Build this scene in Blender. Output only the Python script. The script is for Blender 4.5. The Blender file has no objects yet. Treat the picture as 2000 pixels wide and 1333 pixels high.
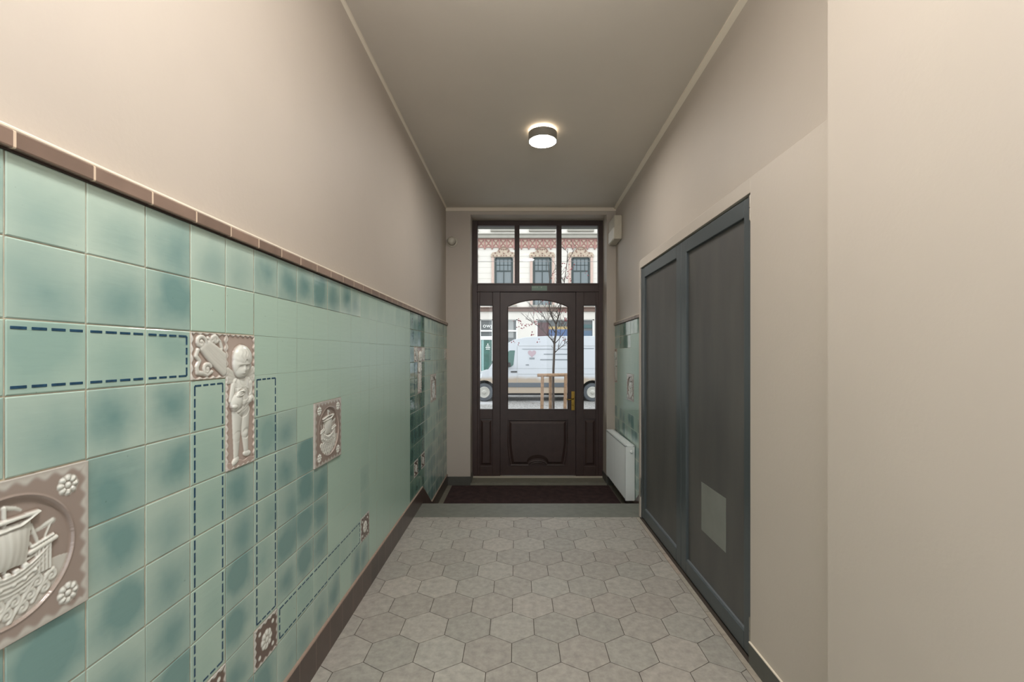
import bpy, bmesh, math, random
import numpy as np
from mathutils import Vector

random.seed(7)
rng = np.random.default_rng(11)
S = bpy.context.scene
COL = S.collection

# ------------------------------------------------------------------ camera
CAMZ = 1.447
F = 858.0
cam_d = bpy.data.cameras.new('camera')
cam = bpy.data.objects.new('camera', cam_d)
COL.objects.link(cam)
cam.location = (0, 0, CAMZ)
cam.rotation_euler = (math.pi / 2, 0, 0)
cam_d.sensor_width = 36
cam_d.lens = F / 2000 * 36
cam_d.shift_x = -9 / 2000
cam_d.shift_y = 24.5 / 2000
cam_d.clip_start = 0.05
cam_d.clip_end = 300
S.camera = cam

# ------------------------------------------------------------------ sky, exposure
w = bpy.data.worlds.new('overcast_sky')
S.world = w
w.use_nodes = True
wn = w.node_tree
wn.nodes['Background'].inputs[0].default_value = (0.92, 0.95, 1.0, 1)
wn.nodes['Background'].inputs[1].default_value = 2.6
S.view_settings.view_transform = 'Standard'
S.view_settings.look = 'None'
S.view_settings.gamma = 1
S.view_settings.use_curve_mapping = False
S.view_settings.exposure = 0.0
LAMP = 140.0          # radiance of the hall lamps
NEAR = 1.45            # the disc lamp above the camera is a stronger one
GLOBE = 33.0          # unseen opal globe added above the camera as fill light
LAMPS = [(.222, 3.74), (.0, 1.34), (-.12, .45)]

# ------------------------------------------------------------------ helpers
def W(x, y, D):
    """photo pixel seen at depth D -> place in the hall or street"""
    return ((x - 1009) * D / F, D, CAMZ - (y - 691) * D / F)

def lin(c):
    return tuple((v / 255 / 12.92) if v / 255 <= 0.04045 else ((v / 255 + 0.055) / 1.055) ** 2.4 for v in c)

BASE = {}
def thing(name, loc=(0, 0, 0), label=None, cat=None, group=None, kind=None, parent=None):
    o = bpy.data.objects.new(name, None)
    COL.objects.link(o)
    o.empty_display_size = 0.1
    wl = Vector(loc)
    if parent:
        o.parent = parent
        o.location = wl - BASE[parent.name]
    else:
        o.location = wl
    BASE[o.name] = wl
    tag(o, label, cat, group, kind)
    return o

def tag(o, label=None, cat=None, group=None, kind=None):
    if label: o['label'] = label
    if cat: o['category'] = cat
    if group: o['group'] = group
    if kind: o['kind'] = kind
    return o

class MB:
    def __init__(s):
        s.bm = bmesh.new()
    def box(s, x0, x1, y0, y1, z0, z1):
        c = [(x0, y0, z0), (x1, y0, z0), (x1, y1, z0), (x0, y1, z0), (x0, y0, z1), (x1, y0, z1), (x1, y1, z1), (x0, y1, z1)]
        v = [s.bm.verts.new(p) for p in c]
        for f in [(0, 3, 2, 1), (4, 5, 6, 7), (0, 1, 5, 4), (1, 2, 6, 5), (2, 3, 7, 6), (3, 0, 4, 7)]:
            s.bm.faces.new([v[i] for i in f])
        return s
    def hexa(s, lo, hi):
        """lo, hi: four corners each (bottom / top loop)"""
        v = [s.bm.verts.new(p) for p in list(lo) + list(hi)]
        for f in [(0, 3, 2, 1), (4, 5, 6, 7), (0, 1, 5, 4), (1, 2, 6, 5), (2, 3, 7, 6), (3, 0, 4, 7)]:
            s.bm.faces.new([v[i] for i in f])
        return s
    def prism(s, pts, fn, d0, d1):
        """pts 2D polygon, fn(u,v,d)->xyz"""
        a = [s.bm.verts.new(fn(u, v, d0)) for u, v in pts]
        b = [s.bm.verts.new(fn(u, v, d1)) for u, v in pts]
        n = len(pts)
        s.bm.faces.new(a[::-1]); s.bm.faces.new(b)
        for i in range(n):
            s.bm.faces.new([a[i], a[(i + 1) % n], b[(i + 1) % n], b[i]])
        return s
    def tube(s, path, r, n=8, closed=False):
        path = [Vector(p) for p in path]
        m = len(path)
        rs = r if isinstance(r, (list, tuple)) else [r] * m
        rings = []
        for i, p in enumerate(path):
            if closed:
                t = path[(i + 1) % m] - path[i - 1]
            else:
                t = path[min(i + 1, m - 1)] - path[max(i - 1, 0)]
            t.normalize()
            up = Vector((0, 0, 1)) if abs(t.z) < 0.9 else Vector((1, 0, 0))
            a = t.cross(up).normalized(); b = t.cross(a).normalized()
            rings.append([s.bm.verts.new(p + rs[i] * (math.cos(q) * a + math.sin(q) * b)) for q in [2 * math.pi * k / n for k in range(n)]])
        for i in range(m if closed else m - 1):
            A, B = rings[i], rings[(i + 1) % m]
            for k in range(n):
                s.bm.faces.new([A[k], A[(k + 1) % n], B[(k + 1) % n], B[k]])
        if not closed:
            s.bm.faces.new(rings[0][::-1]); s.bm.faces.new(rings[-1])
        return s
    def lathe(s, prof, c, axis='z', n=32):
        """prof: list of (r, h)"""
        rings = []
        for r, h in prof:
            ring = []
            for k in range(n):
                q = 2 * math.pi * k / n
                a, b = r * math.cos(q), r * math.sin(q)
                if axis == 'z': p = (c[0] + a, c[1] + b, c[2] + h)
                elif axis == 'y': p = (c[0] + a, c[1] + h, c[2] + b)
                else: p = (c[0] + h, c[1] + a, c[2] + b)
                ring.append(s.bm.verts.new(p))
            rings.append(ring)
        for A, B in zip(rings, rings[1:]):
            for k in range(n):
                s.bm.faces.new([A[k], A[(k + 1) % n], B[(k + 1) % n], B[k]])
        s.bm.faces.new(rings[0][::-1]); s.bm.faces.new(rings[-1])
        return s
    def ball(s, c, r, sub=1):
        m = bmesh.ops.create_icosphere(s.bm, subdivisions=sub, radius=r)
        for v in m['verts']: v.co += Vector(c)
        return s
    def build(s, name, mat, parent=None, smooth=False, bevel=0, seg=2, label=None, cat=None, group=None, kind=None, loc=None, norm=True):
        if norm: bmesh.ops.recalc_face_normals(s.bm, faces=s.bm.faces)
        org = BASE[parent.name] if parent is not None else Vector(loc if loc is not None else (0, 0, 0))
        if parent is None and loc is None:
            xs = [v.co.x for v in s.bm.verts]; ys = [v.co.y for v in s.bm.verts]; zs = [v.co.z for v in s.bm.verts]
            org = Vector(((min(xs) + max(xs)) / 2, (min(ys) + max(ys)) / 2, min(zs)))
        for v in s.bm.verts: v.co -= org
        me = bpy.data.meshes.new(name)
        s.bm.to_mesh(me); s.bm.free()
        me.materials.append(mat)
        if smooth:
            for p in me.polygons: p.use_smooth = True
        o = bpy.data.objects.new(name, me)
        COL.objects.link(o)
        if parent is not None:
            o.parent = parent
        else:
            o.location = org
        BASE[o.name] = org
        if bevel:
            b = o.modifiers.new('bevel', 'BEVEL'); b.width = bevel; b.segments = seg; b.limit_method = 'ANGLE'
        tag(o, label, cat, group, kind)
        return o

def copy_tree(o, parent=None):
    c = o.copy(); COL.objects.link(c); c.parent = parent
    for ch in list(o.children): copy_tree(ch, c)
    return c

def text(name, body, loc, size, mat, parent, depth=0.004, rot=(math.pi / 2, 0, 0), label=None):
    cu = bpy.data.curves.new(name, 'FONT')
    cu.body = body; cu.size = size; cu.extrude = depth; cu.align_x = 'CENTER'; cu.align_y = 'CENTER'
    tmp = bpy.data.objects.new('tmp', cu); COL.objects.link(tmp)
    dg = bpy.context.evaluated_depsgraph_get()
    me = bpy.data.meshes.new_from_object(tmp.evaluated_get(dg))
    bpy.data.objects.remove(tmp)
    me.materials.clear(); me.materials.append(mat)
    o = bpy.data.objects.new(name, me); COL.objects.link(o)
    o.parent = parent
    o.location = Vector(loc) - (BASE[parent.name] if parent else Vector((0, 0, 0)))
    o.rotation_euler = rot
    return o

# ------------------------------------------------------------------ materials
def mat(name, col, rough=0.6, metal=0.0, noise=0, nscale=10, bump=0, bscale=40, coat=0, emit=0, spec=0.5, emitcol=None):
    m = bpy.data.materials.new(name); m.use_nodes = True
    nt = m.node_tree; b = nt.nodes['Principled BSDF']
    c = lin(col)
    b.inputs['Base Color'].default_value = (*c, 1)
    b.inputs['Roughness'].default_value = rough
    b.inputs['Metallic'].default_value = metal
    b.inputs['Coat Weight'].default_value = coat
    b.inputs['Specular IOR Level'].default_value = spec
    tc = nt.nodes.new('ShaderNodeTexCoord')
    if noise:
        n = nt.nodes.new('ShaderNodeTexNoise'); n.inputs['Scale'].default_value = nscale; n.inputs['Detail'].default_value = 5
        nt.links.new(tc.outputs['Object'], n.inputs['Vector'])
        mr = nt.nodes.new('ShaderNodeMapRange'); mr.inputs[1].default_value = 0.3; mr.inputs[2].default_value = 0.7
        mr.inputs[3].default_value = 1 - noise; mr.inputs[4].default_value = 1 + noise
        nt.links.new(n.outputs['Fac'], mr.inputs[0])
        mx = nt.nodes.new('ShaderNodeVectorMath'); mx.operation = 'SCALE'
        mx.inputs[0].default_value = c
        nt.links.new(mr.outputs[0], mx.inputs['Scale'])
        nt.links.new(mx.outputs[0], b.inputs['Base Color'])
    if bump:
        n2 = nt.nodes.new('ShaderNodeTexNoise'); n2.inputs['Scale'].default_value = bscale; n2.inputs['Detail'].default_value = 4
        nt.links.new(tc.outputs['Object'], n2.inputs['Vector'])
        bp = nt.nodes.new('ShaderNodeBump'); bp.inputs['Strength'].default_value = bump; bp.inputs['Distance'].default_value = 0.01
        nt.links.new(n2.outputs['Fac'], bp.inputs['Height'])
        nt.links.new(bp.outputs[0], b.inputs['Normal'])
    if emit:
        b.inputs['Emission Color'].default_value = (*(emitcol or c), 1)
        b.inputs['Emission Strength'].default_value = emit
    return m

M = {}
M['paint'] = mat('taupe_wall_paint', (188, 178, 166), 0.6, noise=0.02, nscale=2.5, bump=0.06, bscale=60)
M['ceil'] = mat('ceiling_paint', (212, 204, 192), 0.65, noise=0.02, nscale=2, bump=0.05, bscale=50)
M['cornice'] = mat('pale_cornice_paint', (230, 220, 202), 0.6)
M['stonegrey'] = mat('grey_stone', (112, 113, 104), 0.55, noise=0.1, nscale=18, bump=0.05)
M['greybase'] = mat('dark_grey_skirting', (84, 84, 78), 0.5, noise=0.06, nscale=20)
M['landing'] = mat('beige_landing_stone', (122, 119, 106), 0.6, noise=0.1, nscale=16)
M['wood'] = mat('dark_brown_painted_wood', (66, 51, 47), 0.42, noise=0.12, nscale=9, bump=0.08, bscale=30)
M['brass'] = mat('polished_brass', (196, 160, 80), 0.22, 1.0)
M['white'] = mat('white_enamel', (234, 238, 236), 0.3)
M['offwhite'] = mat('offwhite_plastic', (206, 200, 184), 0.45)
M['darkgap'] = mat('dark_gap', (20, 18, 16), 0.8)
M['steel'] = mat('brushed_steel', (176, 172, 164), 0.35, 1.0)
M['closet'] = mat('anthracite_powder_coat', (70, 77, 79), 0.38, noise=0.03)
M['dash'] = mat('dark_blue_glaze', (44, 74, 96), 0.15, noise=0.25, nscale=120)
M['grout'] = mat('beige_grout', (196, 186, 164), 0.85, noise=0.15, nscale=60)
M['doorglassframe'] = mat('seal', (30, 26, 24), 0.6)

def glass_mat(name, tint=(0.97, 0.985, 0.98), refl=0.06):
    m = bpy.data.materials.new(name); m.use_nodes = True; nt = m.node_tree; nt.nodes.clear()
    o = nt.nodes.new('ShaderNodeOutputMaterial'); t = nt.nodes.new('ShaderNodeBsdfTransparent'); g = nt.nodes.new('ShaderNodeBsdfGlossy')
    t.inputs[0].default_value = (*tint, 1); g.inputs['Roughness'].default_value = 0.02
    fr = nt.nodes.new('ShaderNodeFresnel'); fr.inputs['IOR'].default_value = 1.3
    mx = nt.nodes.new('ShaderNodeMixShader')
    nt.links.new(fr.outputs[0], mx.inputs[0]); nt.links.new(t.outputs[0], mx.inputs[1]); nt.links.new(g.outputs[0], mx.inputs[2])
    nt.links.new(mx.outputs[0], o.inputs[0])
    return m
M['glass'] = glass_mat('clear_window_glass')

def wood_log():
    return mat('weathered_wood', (128, 102, 78), 0.8, noise=0.25, nscale=14, bump=0.2, bscale=30)

def node_math(nt, op, a, b=None, clamp=False):
    n = nt.nodes.new('ShaderNodeMath'); n.operation = op; n.use_clamp = clamp
    for i, v in enumerate((a, b)):
        if v is None: continue
        if isinstance(v, (int, float)): n.inputs[i].default_value = v
        else: nt.links.new(v, n.inputs[i])
    return n.outputs[0]

def glazed_tile_mat():
    m = bpy.data.materials.new('glazed_wall_tile'); m.use_nodes = True
    nt = m.node_tree; b = nt.nodes['Principled BSDF']; L = nt.links.new
    at = nt.nodes.new('ShaderNodeAttribute'); at.attribute_name = 'tile'
    sp = nt.nodes.new('ShaderNodeSeparateColor'); L(at.outputs['Color'], sp.inputs[0])   # r rand, g type, b gloss
    uv = nt.nodes.new('ShaderNodeUVMap'); uv.uv_map = 'UVMap'
    tc = nt.nodes.new('ShaderNodeTexCoord')
    # pooled glaze blotch, centre shifted per tile
    sx = nt.nodes.new('ShaderNodeSeparateXYZ'); L(uv.outputs[0], sx.inputs[0])
    r2 = node_math(nt, 'FRACT', node_math(nt, 'MULTIPLY', sp.outputs[0], 7.31))
    cx = node_math(nt, 'ADD', 0.3, node_math(nt, 'MULTIPLY', sp.outputs[0], 0.4))
    cy = node_math(nt, 'ADD', 0.3, node_math(nt, 'MULTIPLY', r2, 0.35))
    dx = node_math(nt, 'SUBTRACT', sx.outputs[0], cx); dy = node_math(nt, 'SUBTRACT', sx.outputs[1], cy)
    d = node_math(nt, 'SQRT', node_math(nt, 'ADD', node_math(nt, 'MULTIPLY', dx, dx), node_math(nt, 'MULTIPLY', dy, dy)))
    nz = nt.nodes.new('ShaderNodeTexNoise'); nz.inputs['Scale'].default_value = 9; nz.inputs['Detail'].default_value = 3
    L(tc.outputs['Object'], nz.inputs['Vector'])
    d2 = node_math(nt, 'ADD', d, node_math(nt, 'MULTIPLY', node_math(nt, 'SUBTRACT', nz.outputs['Fac'], 0.5), 0.7))
    mr = nt.nodes.new('ShaderNodeMapRange'); mr.interpolation_type = 'SMOOTHSTEP'
    L(d2, mr.inputs[0]); mr.inputs[1].default_value = -0.1; mr.inputs[2].default_value = 0.85; mr.inputs[3].default_value = 1; mr.inputs[4].default_value = 0
    ramp = nt.nodes.new('ShaderNodeMix'); ramp.data_type = 'RGBA'
    ramp.inputs[6].default_value = (*lin((190, 208, 194)), 1)
    ramp.inputs[7].default_value = (*lin((118, 152, 148)), 1)
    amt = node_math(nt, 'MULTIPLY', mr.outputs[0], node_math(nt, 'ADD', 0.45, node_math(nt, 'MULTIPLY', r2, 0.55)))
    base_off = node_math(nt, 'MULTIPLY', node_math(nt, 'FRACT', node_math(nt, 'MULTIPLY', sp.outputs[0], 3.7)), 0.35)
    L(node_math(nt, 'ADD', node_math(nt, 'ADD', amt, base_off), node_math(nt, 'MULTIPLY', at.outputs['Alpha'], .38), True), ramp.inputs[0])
    # type 0 -> plain sage, type .5 -> pale border tile, type 1 -> blotchy blue-green
    sage = nt.nodes.new('ShaderNodeMix'); sage.data_type = 'RGBA'
    sage.inputs[6].default_value = (*lin((178, 203, 188)), 1); sage.inputs[7].default_value = (*lin((170, 197, 182)), 1)
    nz3 = nt.nodes.new('ShaderNodeTexNoise'); nz3.inputs['Scale'].default_value = 1.6; nz3.inputs['Detail'].default_value = 4
    L(tc.outputs['Object'], nz3.inputs['Vector'])
    L(nz3.outputs['Fac'], sage.inputs[0])
    pick = nt.nodes.new('ShaderNodeMix'); pick.data_type = 'RGBA'
    L(sp.outputs[1], pick.inputs[0]); L(sage.outputs[2], pick.inputs[6]); L(ramp.outputs[2], pick.inputs[7])
    # darker glaze on the glossiest columns
    dk = nt.nodes.new('ShaderNodeMix'); dk.data_type = 'RGBA'; dk.blend_type = 'MULTIPLY'
    L(node_math(nt, 'GREATER_THAN', sp.outputs[2], 0.9), dk.inputs[0]); L(pick.outputs[2], dk.inputs[6]); dk.inputs[7].default_value = (0.42, 0.55, 0.50, 1)
    # specks
    vo = nt.nodes.new('ShaderNodeTexNoise'); vo.inputs['Scale'].default_value = 90; vo.inputs['Detail'].default_value = 1
    L(tc.outputs['Object'], vo.inputs['Vector'])
    spk = nt.nodes.new('ShaderNodeMapRange'); L(vo.outputs['Fac'], spk.inputs[0]); spk.inputs[1].default_value = 0.78; spk.inputs[2].default_value = 0.84
    mk = nt.nodes.new('ShaderNodeMix'); mk.data_type = 'RGBA'
    L(node_math(nt, 'MULTIPLY', spk.outputs[0], 0.4), mk.inputs[0]); L(dk.outputs[2], mk.inputs[6]); mk.inputs[7].default_value = (*lin((70, 90, 84)), 1)
    L(mk.outputs[2], b.inputs['Base Color'])
    rr = nt.nodes.new('ShaderNodeMapRange'); L(sp.outputs[2], rr.inputs[0]); rr.inputs[3].default_value = 0.34; rr.inputs[4].default_value = 0.05
    L(rr.outputs[0], b.inputs['Roughness'])
    # fine glaze ripple
    wv = nt.nodes.new('ShaderNodeTexNoise'); wv.inputs['Scale'].default_value = 22; wv.inputs['Detail'].default_value = 2
    mp = nt.nodes.new('ShaderNodeMapping'); mp.inputs['Scale'].default_value = (1, 0.5, 3); mp.inputs['Rotation'].default_value = (0.5, 0, 0)
    L(tc.outputs['Object'], mp.inputs[0]); L(mp.outputs[0], wv.inputs['Vector'])
    bp = nt.nodes.new('ShaderNodeBump'); bp.inputs['Strength'].default_value = 0.05; bp.inputs['Distance'].default_value = 0.01
    L(wv.outputs['Fac'], bp.inputs['Height']); L(bp.outputs[0], b.inputs['Normal'])
    return m
M['tile'] = glazed_tile_mat()

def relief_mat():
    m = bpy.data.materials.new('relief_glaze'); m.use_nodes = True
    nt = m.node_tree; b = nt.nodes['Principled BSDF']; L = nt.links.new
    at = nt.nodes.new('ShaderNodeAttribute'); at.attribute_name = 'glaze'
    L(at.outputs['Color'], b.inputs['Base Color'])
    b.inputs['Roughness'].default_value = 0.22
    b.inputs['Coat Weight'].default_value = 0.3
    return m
M['relief'] = relief_mat()

def stripe_tile_mat(name, col, joint, pitch, width, axis='Y', rough=0.3):
    m = bpy.data.materials.new(name); m.use_nodes = True
    nt = m.node_tree; b = nt.nodes['Principled BSDF']; L = nt.links.new
    g = nt.nodes.new('ShaderNodeNewGeometry'); sx = nt.nodes.new('ShaderNodeSeparateXYZ'); L(g.outputs['Position'], sx.inputs[0])
    q = node_math(nt, 'DIVIDE', node_math(nt, 'ADD', sx.outputs[axis], 60 * pitch + (0.15 * 6 - 0.789) % pitch - 0.0), pitch)
    fr = node_math(nt, 'FRACT', q)
    line = node_math(nt, 'LESS_THAN', fr, width / pitch)
    wn_ = nt.nodes.new('ShaderNodeTexWhiteNoise'); wn_.noise_dimensions = '1D'; L(node_math(nt, 'FLOOR', q), wn_.inputs['W'])
    tc = nt.nodes.new('ShaderNodeTexCoord'); n = nt.nodes.new('ShaderNodeTexNoise'); n.inputs['Scale'].default_value = 12; L(tc.outputs['Object'], n.inputs['Vector'])
    s = node_math(nt, 'ADD', node_math(nt, 'ADD', 0.7, node_math(nt, 'MULTIPLY', wn_.outputs['Value'], 0.35)), node_math(nt, 'MULTIPLY', node_math(nt, 'SUBTRACT', n.outputs['Fac'], 0.5), 0.5))
    vs = nt.nodes.new('ShaderNodeVectorMath'); vs.operation = 'SCALE'; vs.inputs[0].default_value = lin(col); L(s, vs.inputs['Scale'])
    mx = nt.nodes.new('ShaderNodeMix'); mx.data_type = 'RGBA'; L(line, mx.inputs[0]); L(vs.outputs[0], mx.inputs[6]); mx.inputs[7].default_value = (*lin(joint), 1)
    L(mx.outputs[2], b.inputs['Base Color']); b.inputs['Roughness'].default_value = rough
    return m
M['brown'] = stripe_tile_mat('brown_glazed_skirting', (82, 68, 61), (132, 116, 102), 0.15, 0.003)
M['cap'] = stripe_tile_mat('brown_glazed_cap', (142, 120, 106), (215, 195, 172), 0.15, 0.005)

def attr_mat(name, attr, rough, bump=0, noise=0.1, nscale=14):
    m = bpy.data.materials.new(name); m.use_nodes = True
    nt = m.node_tree; b = nt.nodes['Principled BSDF']; L = nt.links.new
    at = nt.nodes.new('ShaderNodeAttribute'); at.attribute_name = attr
    tc = nt.nodes.new('ShaderNodeTexCoord')
    n = nt.nodes.new('ShaderNodeTexNoise'); n.inputs['Scale'].default_value = nscale; n.inputs['Detail'].default_value = 6; n.inputs['Roughness'].default_value = 0.65
    L(tc.outputs['Object'], n.inputs['Vector'])
    mr = nt.nodes.new('ShaderNodeMapRange'); mr.inputs[1].default_value = 0.3; mr.inputs[2].default_value = 0.7; mr.inputs[3].default_value = 1 - noise; mr.inputs[4].default_value = 1 + noise
    L(n.outputs['Fac'], mr.inputs[0])
    vs = nt.nodes.new('ShaderNodeVectorMath'); vs.operation = 'SCALE'; L(at.outputs['Color'], vs.inputs[0]); L(mr.outputs[0], vs.inputs['Scale'])
    L(vs.outputs[0], b.inputs['Base Color']); b.inputs['Roughness'].default_value = rough
    return m

# ------------------------------------------------------------------ sizes
A = 0.92                    # plane of the left tiles
YB = -1.35                   # back of the hall
YF = 5.8                    # inner face of the street wall
ED = [-.400, -.2315, -.0687, .0844, .2464, .4093, .573, .735, .899, 1.062, 1.220, 1.411, 1.572, 1.74]
ROWZ = [CAMZ - e * A for e in ED]
def col_y(k): return 0.789 + 0.15 * k
def XR(y): return 1.311 - (YF - y) * 0.0277      # upper right wall runs slightly skew
LAND = -0.292
def CZ(y): return CAMZ + 1.887 + (min(y, YF) - 2.3) * 0.011

# ------------------------------------------------------------------ floor of hexagons
def build_floor():
    bm = bmesh.new()
    clayer = bm.loops.layers.float_color.new('hex')
    wd = 0.2315; side = wd / math.sqrt(3); pit = 1.5 * side
    y_far0 = 2.192      # far vertex row
    x_edge = -0.024
    gap = 0.0020
    xl, xr, y0, y1 = -0.915, 1.052, YB, 3.88
    def clip(poly):
        for ax, lim, sg in ((0, xl, 1), (0, xr, -1), (1, y0, 1), (1, y1, -1)):
            out = []
            for i in range(len(poly)):
                p, q = poly[i], poly[(i + 1) % len(poly)]
                dp, dq = sg * (p[ax] - lim), sg * (q[ax] - lim)
                if dp >= 0: out.append(p)
                if (dp >= 0) != (dq >= 0):
                    t = dp / (dp - dq); out.append((p[0] + t * (q[0] - p[0]), p[1] + t * (q[1] - p[1])))
            poly = out
            if len(poly) < 3: return None
        return poly
    for j in range(-26, 12):
        cy = y_far0 + j * pit - side / 2
        for i in range(-8, 9):
            cx = x_edge + wd / 2 + i * wd + (wd / 2 if j % 2 else 0)
            pts = [(cx + (side - gap) * math.sin(a), cy + (side - gap) * math.cos(a)) for a in [math.pi / 3 * k for k in range(6)]][::-1]
            pts = clip(pts)
            if not pts: continue
            ar = abs(sum(pts[k][0] * pts[(k + 1) % len(pts)][1] - pts[(k + 1) % len(pts)][0] * pts[k][1] for k in range(len(pts)))) / 2
            if ar < 2e-4: continue
            v = random.uniform(0.9, 1.08); g = random.random()
            c = [lin(a)[q] * v for q, a in ((0, (164, 158, 149)), (1, (164, 158, 149)), (2, (164, 158, 149)))]
            c = (c[0] * (1 - 0.03 * g), c[1] * (1 + 0.01 * g), c[2] * (1 + 0.01 * g), 1)
            top = [bm.verts.new((p[0], p[1], 0)) for p in pts]
            bot = [bm.verts.new((p[0], p[1], -0.004)) for p in pts]
            fs = [bm.faces.new(top)]
            for k in range(len(pts)):
                fs.append(bm.faces.new([bot[k], bot[(k + 1) % len(pts)], top[(k + 1) % len(pts)], top[k]]))
            for f in fs:
                for l in f.loops: l[clayer] = c
    # border strip of cut tiles along the closet
    yy = YB
    while yy < 3.86:
        ln = random.choice([0.3, 0.42, 0.55]); ye = min(yy + ln, 3.88)
        if yy < 2.0 and False: pass
        c = (*[q * random.uniform(0.95, 1.02) for q in lin((166, 156, 142))], 1)
        vs = [bm.verts.new(p) for p in ((1.054, yy + .001, 0), (1.083, yy + .001, 0), (1.083, ye - .001, 0), (1.054, ye - .001, 0))]
        f = bm.faces.new(vs)
        for l in f.loops: l[clayer] = c
        yy = ye
    me = bpy.data.meshes.new('hexagon_tiles'); bm.to_mesh(me); bm.free()
    me.materials.append(attr_mat('grey_beige_hexagon_tile', 'hex', 0.5, noise=0.2, nscale=26))
    o = bpy.data.objects.new('hexagon_tiles', me); COL.objects.link(o)
    fl = MB().box(-0.96, 1.33, YB, 3.885, -0.4, -0.0018)
    f = fl.build('floor', mat('floor_grout', (66, 58, 50), 0.9), kind='structure', label='grey-beige hexagon tiled hall floor with thin dark joints', loc=(0, 0, 0))
    o.parent = f
build_floor()

m = MB(); m.box(-0.94, 1.33, 3.882, 4.24, -0.29, 0.0)
m.build('floor', M['stonegrey'], kind='structure', bevel=0.004, label='smooth grey stone edge of the hall floor above the entrance steps')
m = MB(); m.box(-0.94, 1.33, 4.24, 4.6, -0.4, -0.146)
m.build('floor', M['stonegrey'], kind='structure', bevel=0.004, label='grey stone step down to the entrance landing')
m = MB(); m.box(-0.94, 1.33, 4.6, YF + 0.02, -0.42, LAND)
m.build('floor', M['landing'], kind='structure', label='beige stone entrance landing around the door mat')
m = MB(); m.box(-0.64, 1.22, YF - 0.0, 6.5, -0.42, -0.262)
m.build('trim_1', M['landing'], kind='structure', bevel=0.004, label='beige stone sill under the entrance door')

# door mat
m = MB(); m.box(-0.845, 1.203, 4.66, 5.75, LAND, LAND + 0.012)
mm = mat('maroon_carpet_pile', (62, 43, 42), 0.95, noise=0.3, nscale=14, bump=0.6, bscale=420)
dm = m.build('door_mat', mm, label='long dark maroon door mat lying inside the entrance door', cat='door mat')

# ------------------------------------------------------------------ walls and ceiling
m = MB(); m.box(-1.14, -0.934, YB, YF, -0.42, 3.5)
wall_left = m.build('wall_left', M['paint'], kind='structure', loc=(0, 0, 0), label='left hall wall in taupe paint above green glazed tiles')
m = MB()
m.box(-1.3, -0.86, YB - 0.2, YB, -0.42, 3.6); m.box(0.94, 1.5, YB - 0.2, YB, -0.42, 3.6); m.box(-0.86, 0.94, YB - 0.2, YB, 3.15, 3.6)  # wide opening added in the unseen back wall to let daylight in
m.build('wall_back', M['paint'], kind='structure', loc=(0, 0, 0))
m = MB(); m.box(-8, 8, YB - 12, YB - 0.2, -0.1, 0.0)  # unseen pale ground added to bounce daylight onto the ceiling
m.build('bounce_ground', mat('bounce_ground_white', (210, 212, 214), .9), kind='structure', loc=(0, 0, 0), label='pale ground added unseen behind the camera to bounce daylight in')
# ceiling follows a slight rise
m = MB()
z0, z1 = CZ(YB), CZ(YF)
m.hexa([(-1.14, YB, z0), (1.5, YB, z0), (1.5, YF, z1), (-1.14, YF, z1)], [(-1.14, YB, z0 + .2), (1.5, YB, z0 + .2), (1.5, YF, z1 + .2), (-1.14, YF, z1 + .2)])
m.build('ceiling', M['ceil'], kind='structure', loc=(0, 0, 0), label='plain grey-beige hall ceiling')
# street wall around the doorway
DX0, DX1, DZ = -0.61, 1.19, 3.282
m = MB()
m.box(-1.14, DX0, YF, 6.45, -0.5, 3.6); m.box(DX1, 1.5, YF, 6.45, -0.5, 3.6); m.box(DX0, DX1, YF, 6.12, DZ, 3.6)
m.build('wall_front', M['paint'], kind='structure', loc=(0, 0, 0), label='taupe street wall of the hall around the entrance door')
m = MB(); m.box(DX0, DX1, 6.12, 6.45, CAMZ + 243 * 6.45 / F, 3.6)
m.build('wall_front', M['stonegrey'], kind='structure', loc=(0, 0, 0), label='grey outer lintel above the entrance door glass')
# right wall, upper recessed part
m = MB()
a, b = XR(1.2), XR(YF)
m.hexa([(a, 1.2, -.42), (a + .2, 1.2, -.42), (b + .2, YF, -.42), (b, YF, -.42)], [(a, 1.2, 3.6), (a + .2, 1.2, 3.6), (b + .2, YF, 3.6), (b, YF, 3.6)])
m.build('wall_right', M['paint'], kind='structure', loc=(0, 0, 0), label='recessed upper right hall wall in taupe paint')
# boxed out lower part with the closet opening
BX = 1.09
BT = CAMZ + 0.822
CY0, CY1, CT = 2.05, 3.875, CAMZ + 0.752
m = MB()
m.box(BX, 1.3, 1.3, CY0, 0, BT); m.box(BX, 1.3, CY1, 3.915, -0.0, BT); m.box(BX, 1.3, CY0, CY1, CT, BT)
m.build('wall_right', M['paint'], kind='structure', loc=(0, 0, 0), bevel=0.002, label='taupe boxed-out lower right wall framing the closet doors')
m = MB(); m.box(1.0, 1.5, YB, 1.412, -0.2, 3.6)
m.build('wall_right', M['paint'], kind='structure', loc=(0, 0, 0), label='nearest pale taupe wall pier at the right edge')
# closet back so nothing shows through
m = MB(); m.box(1.265, 1.30, CY0, CY1, 0, CT)
m.build('wall_right', M['darkgap'], kind='structure', loc=(0, 0, 0), label='dark back of the closet')

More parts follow.
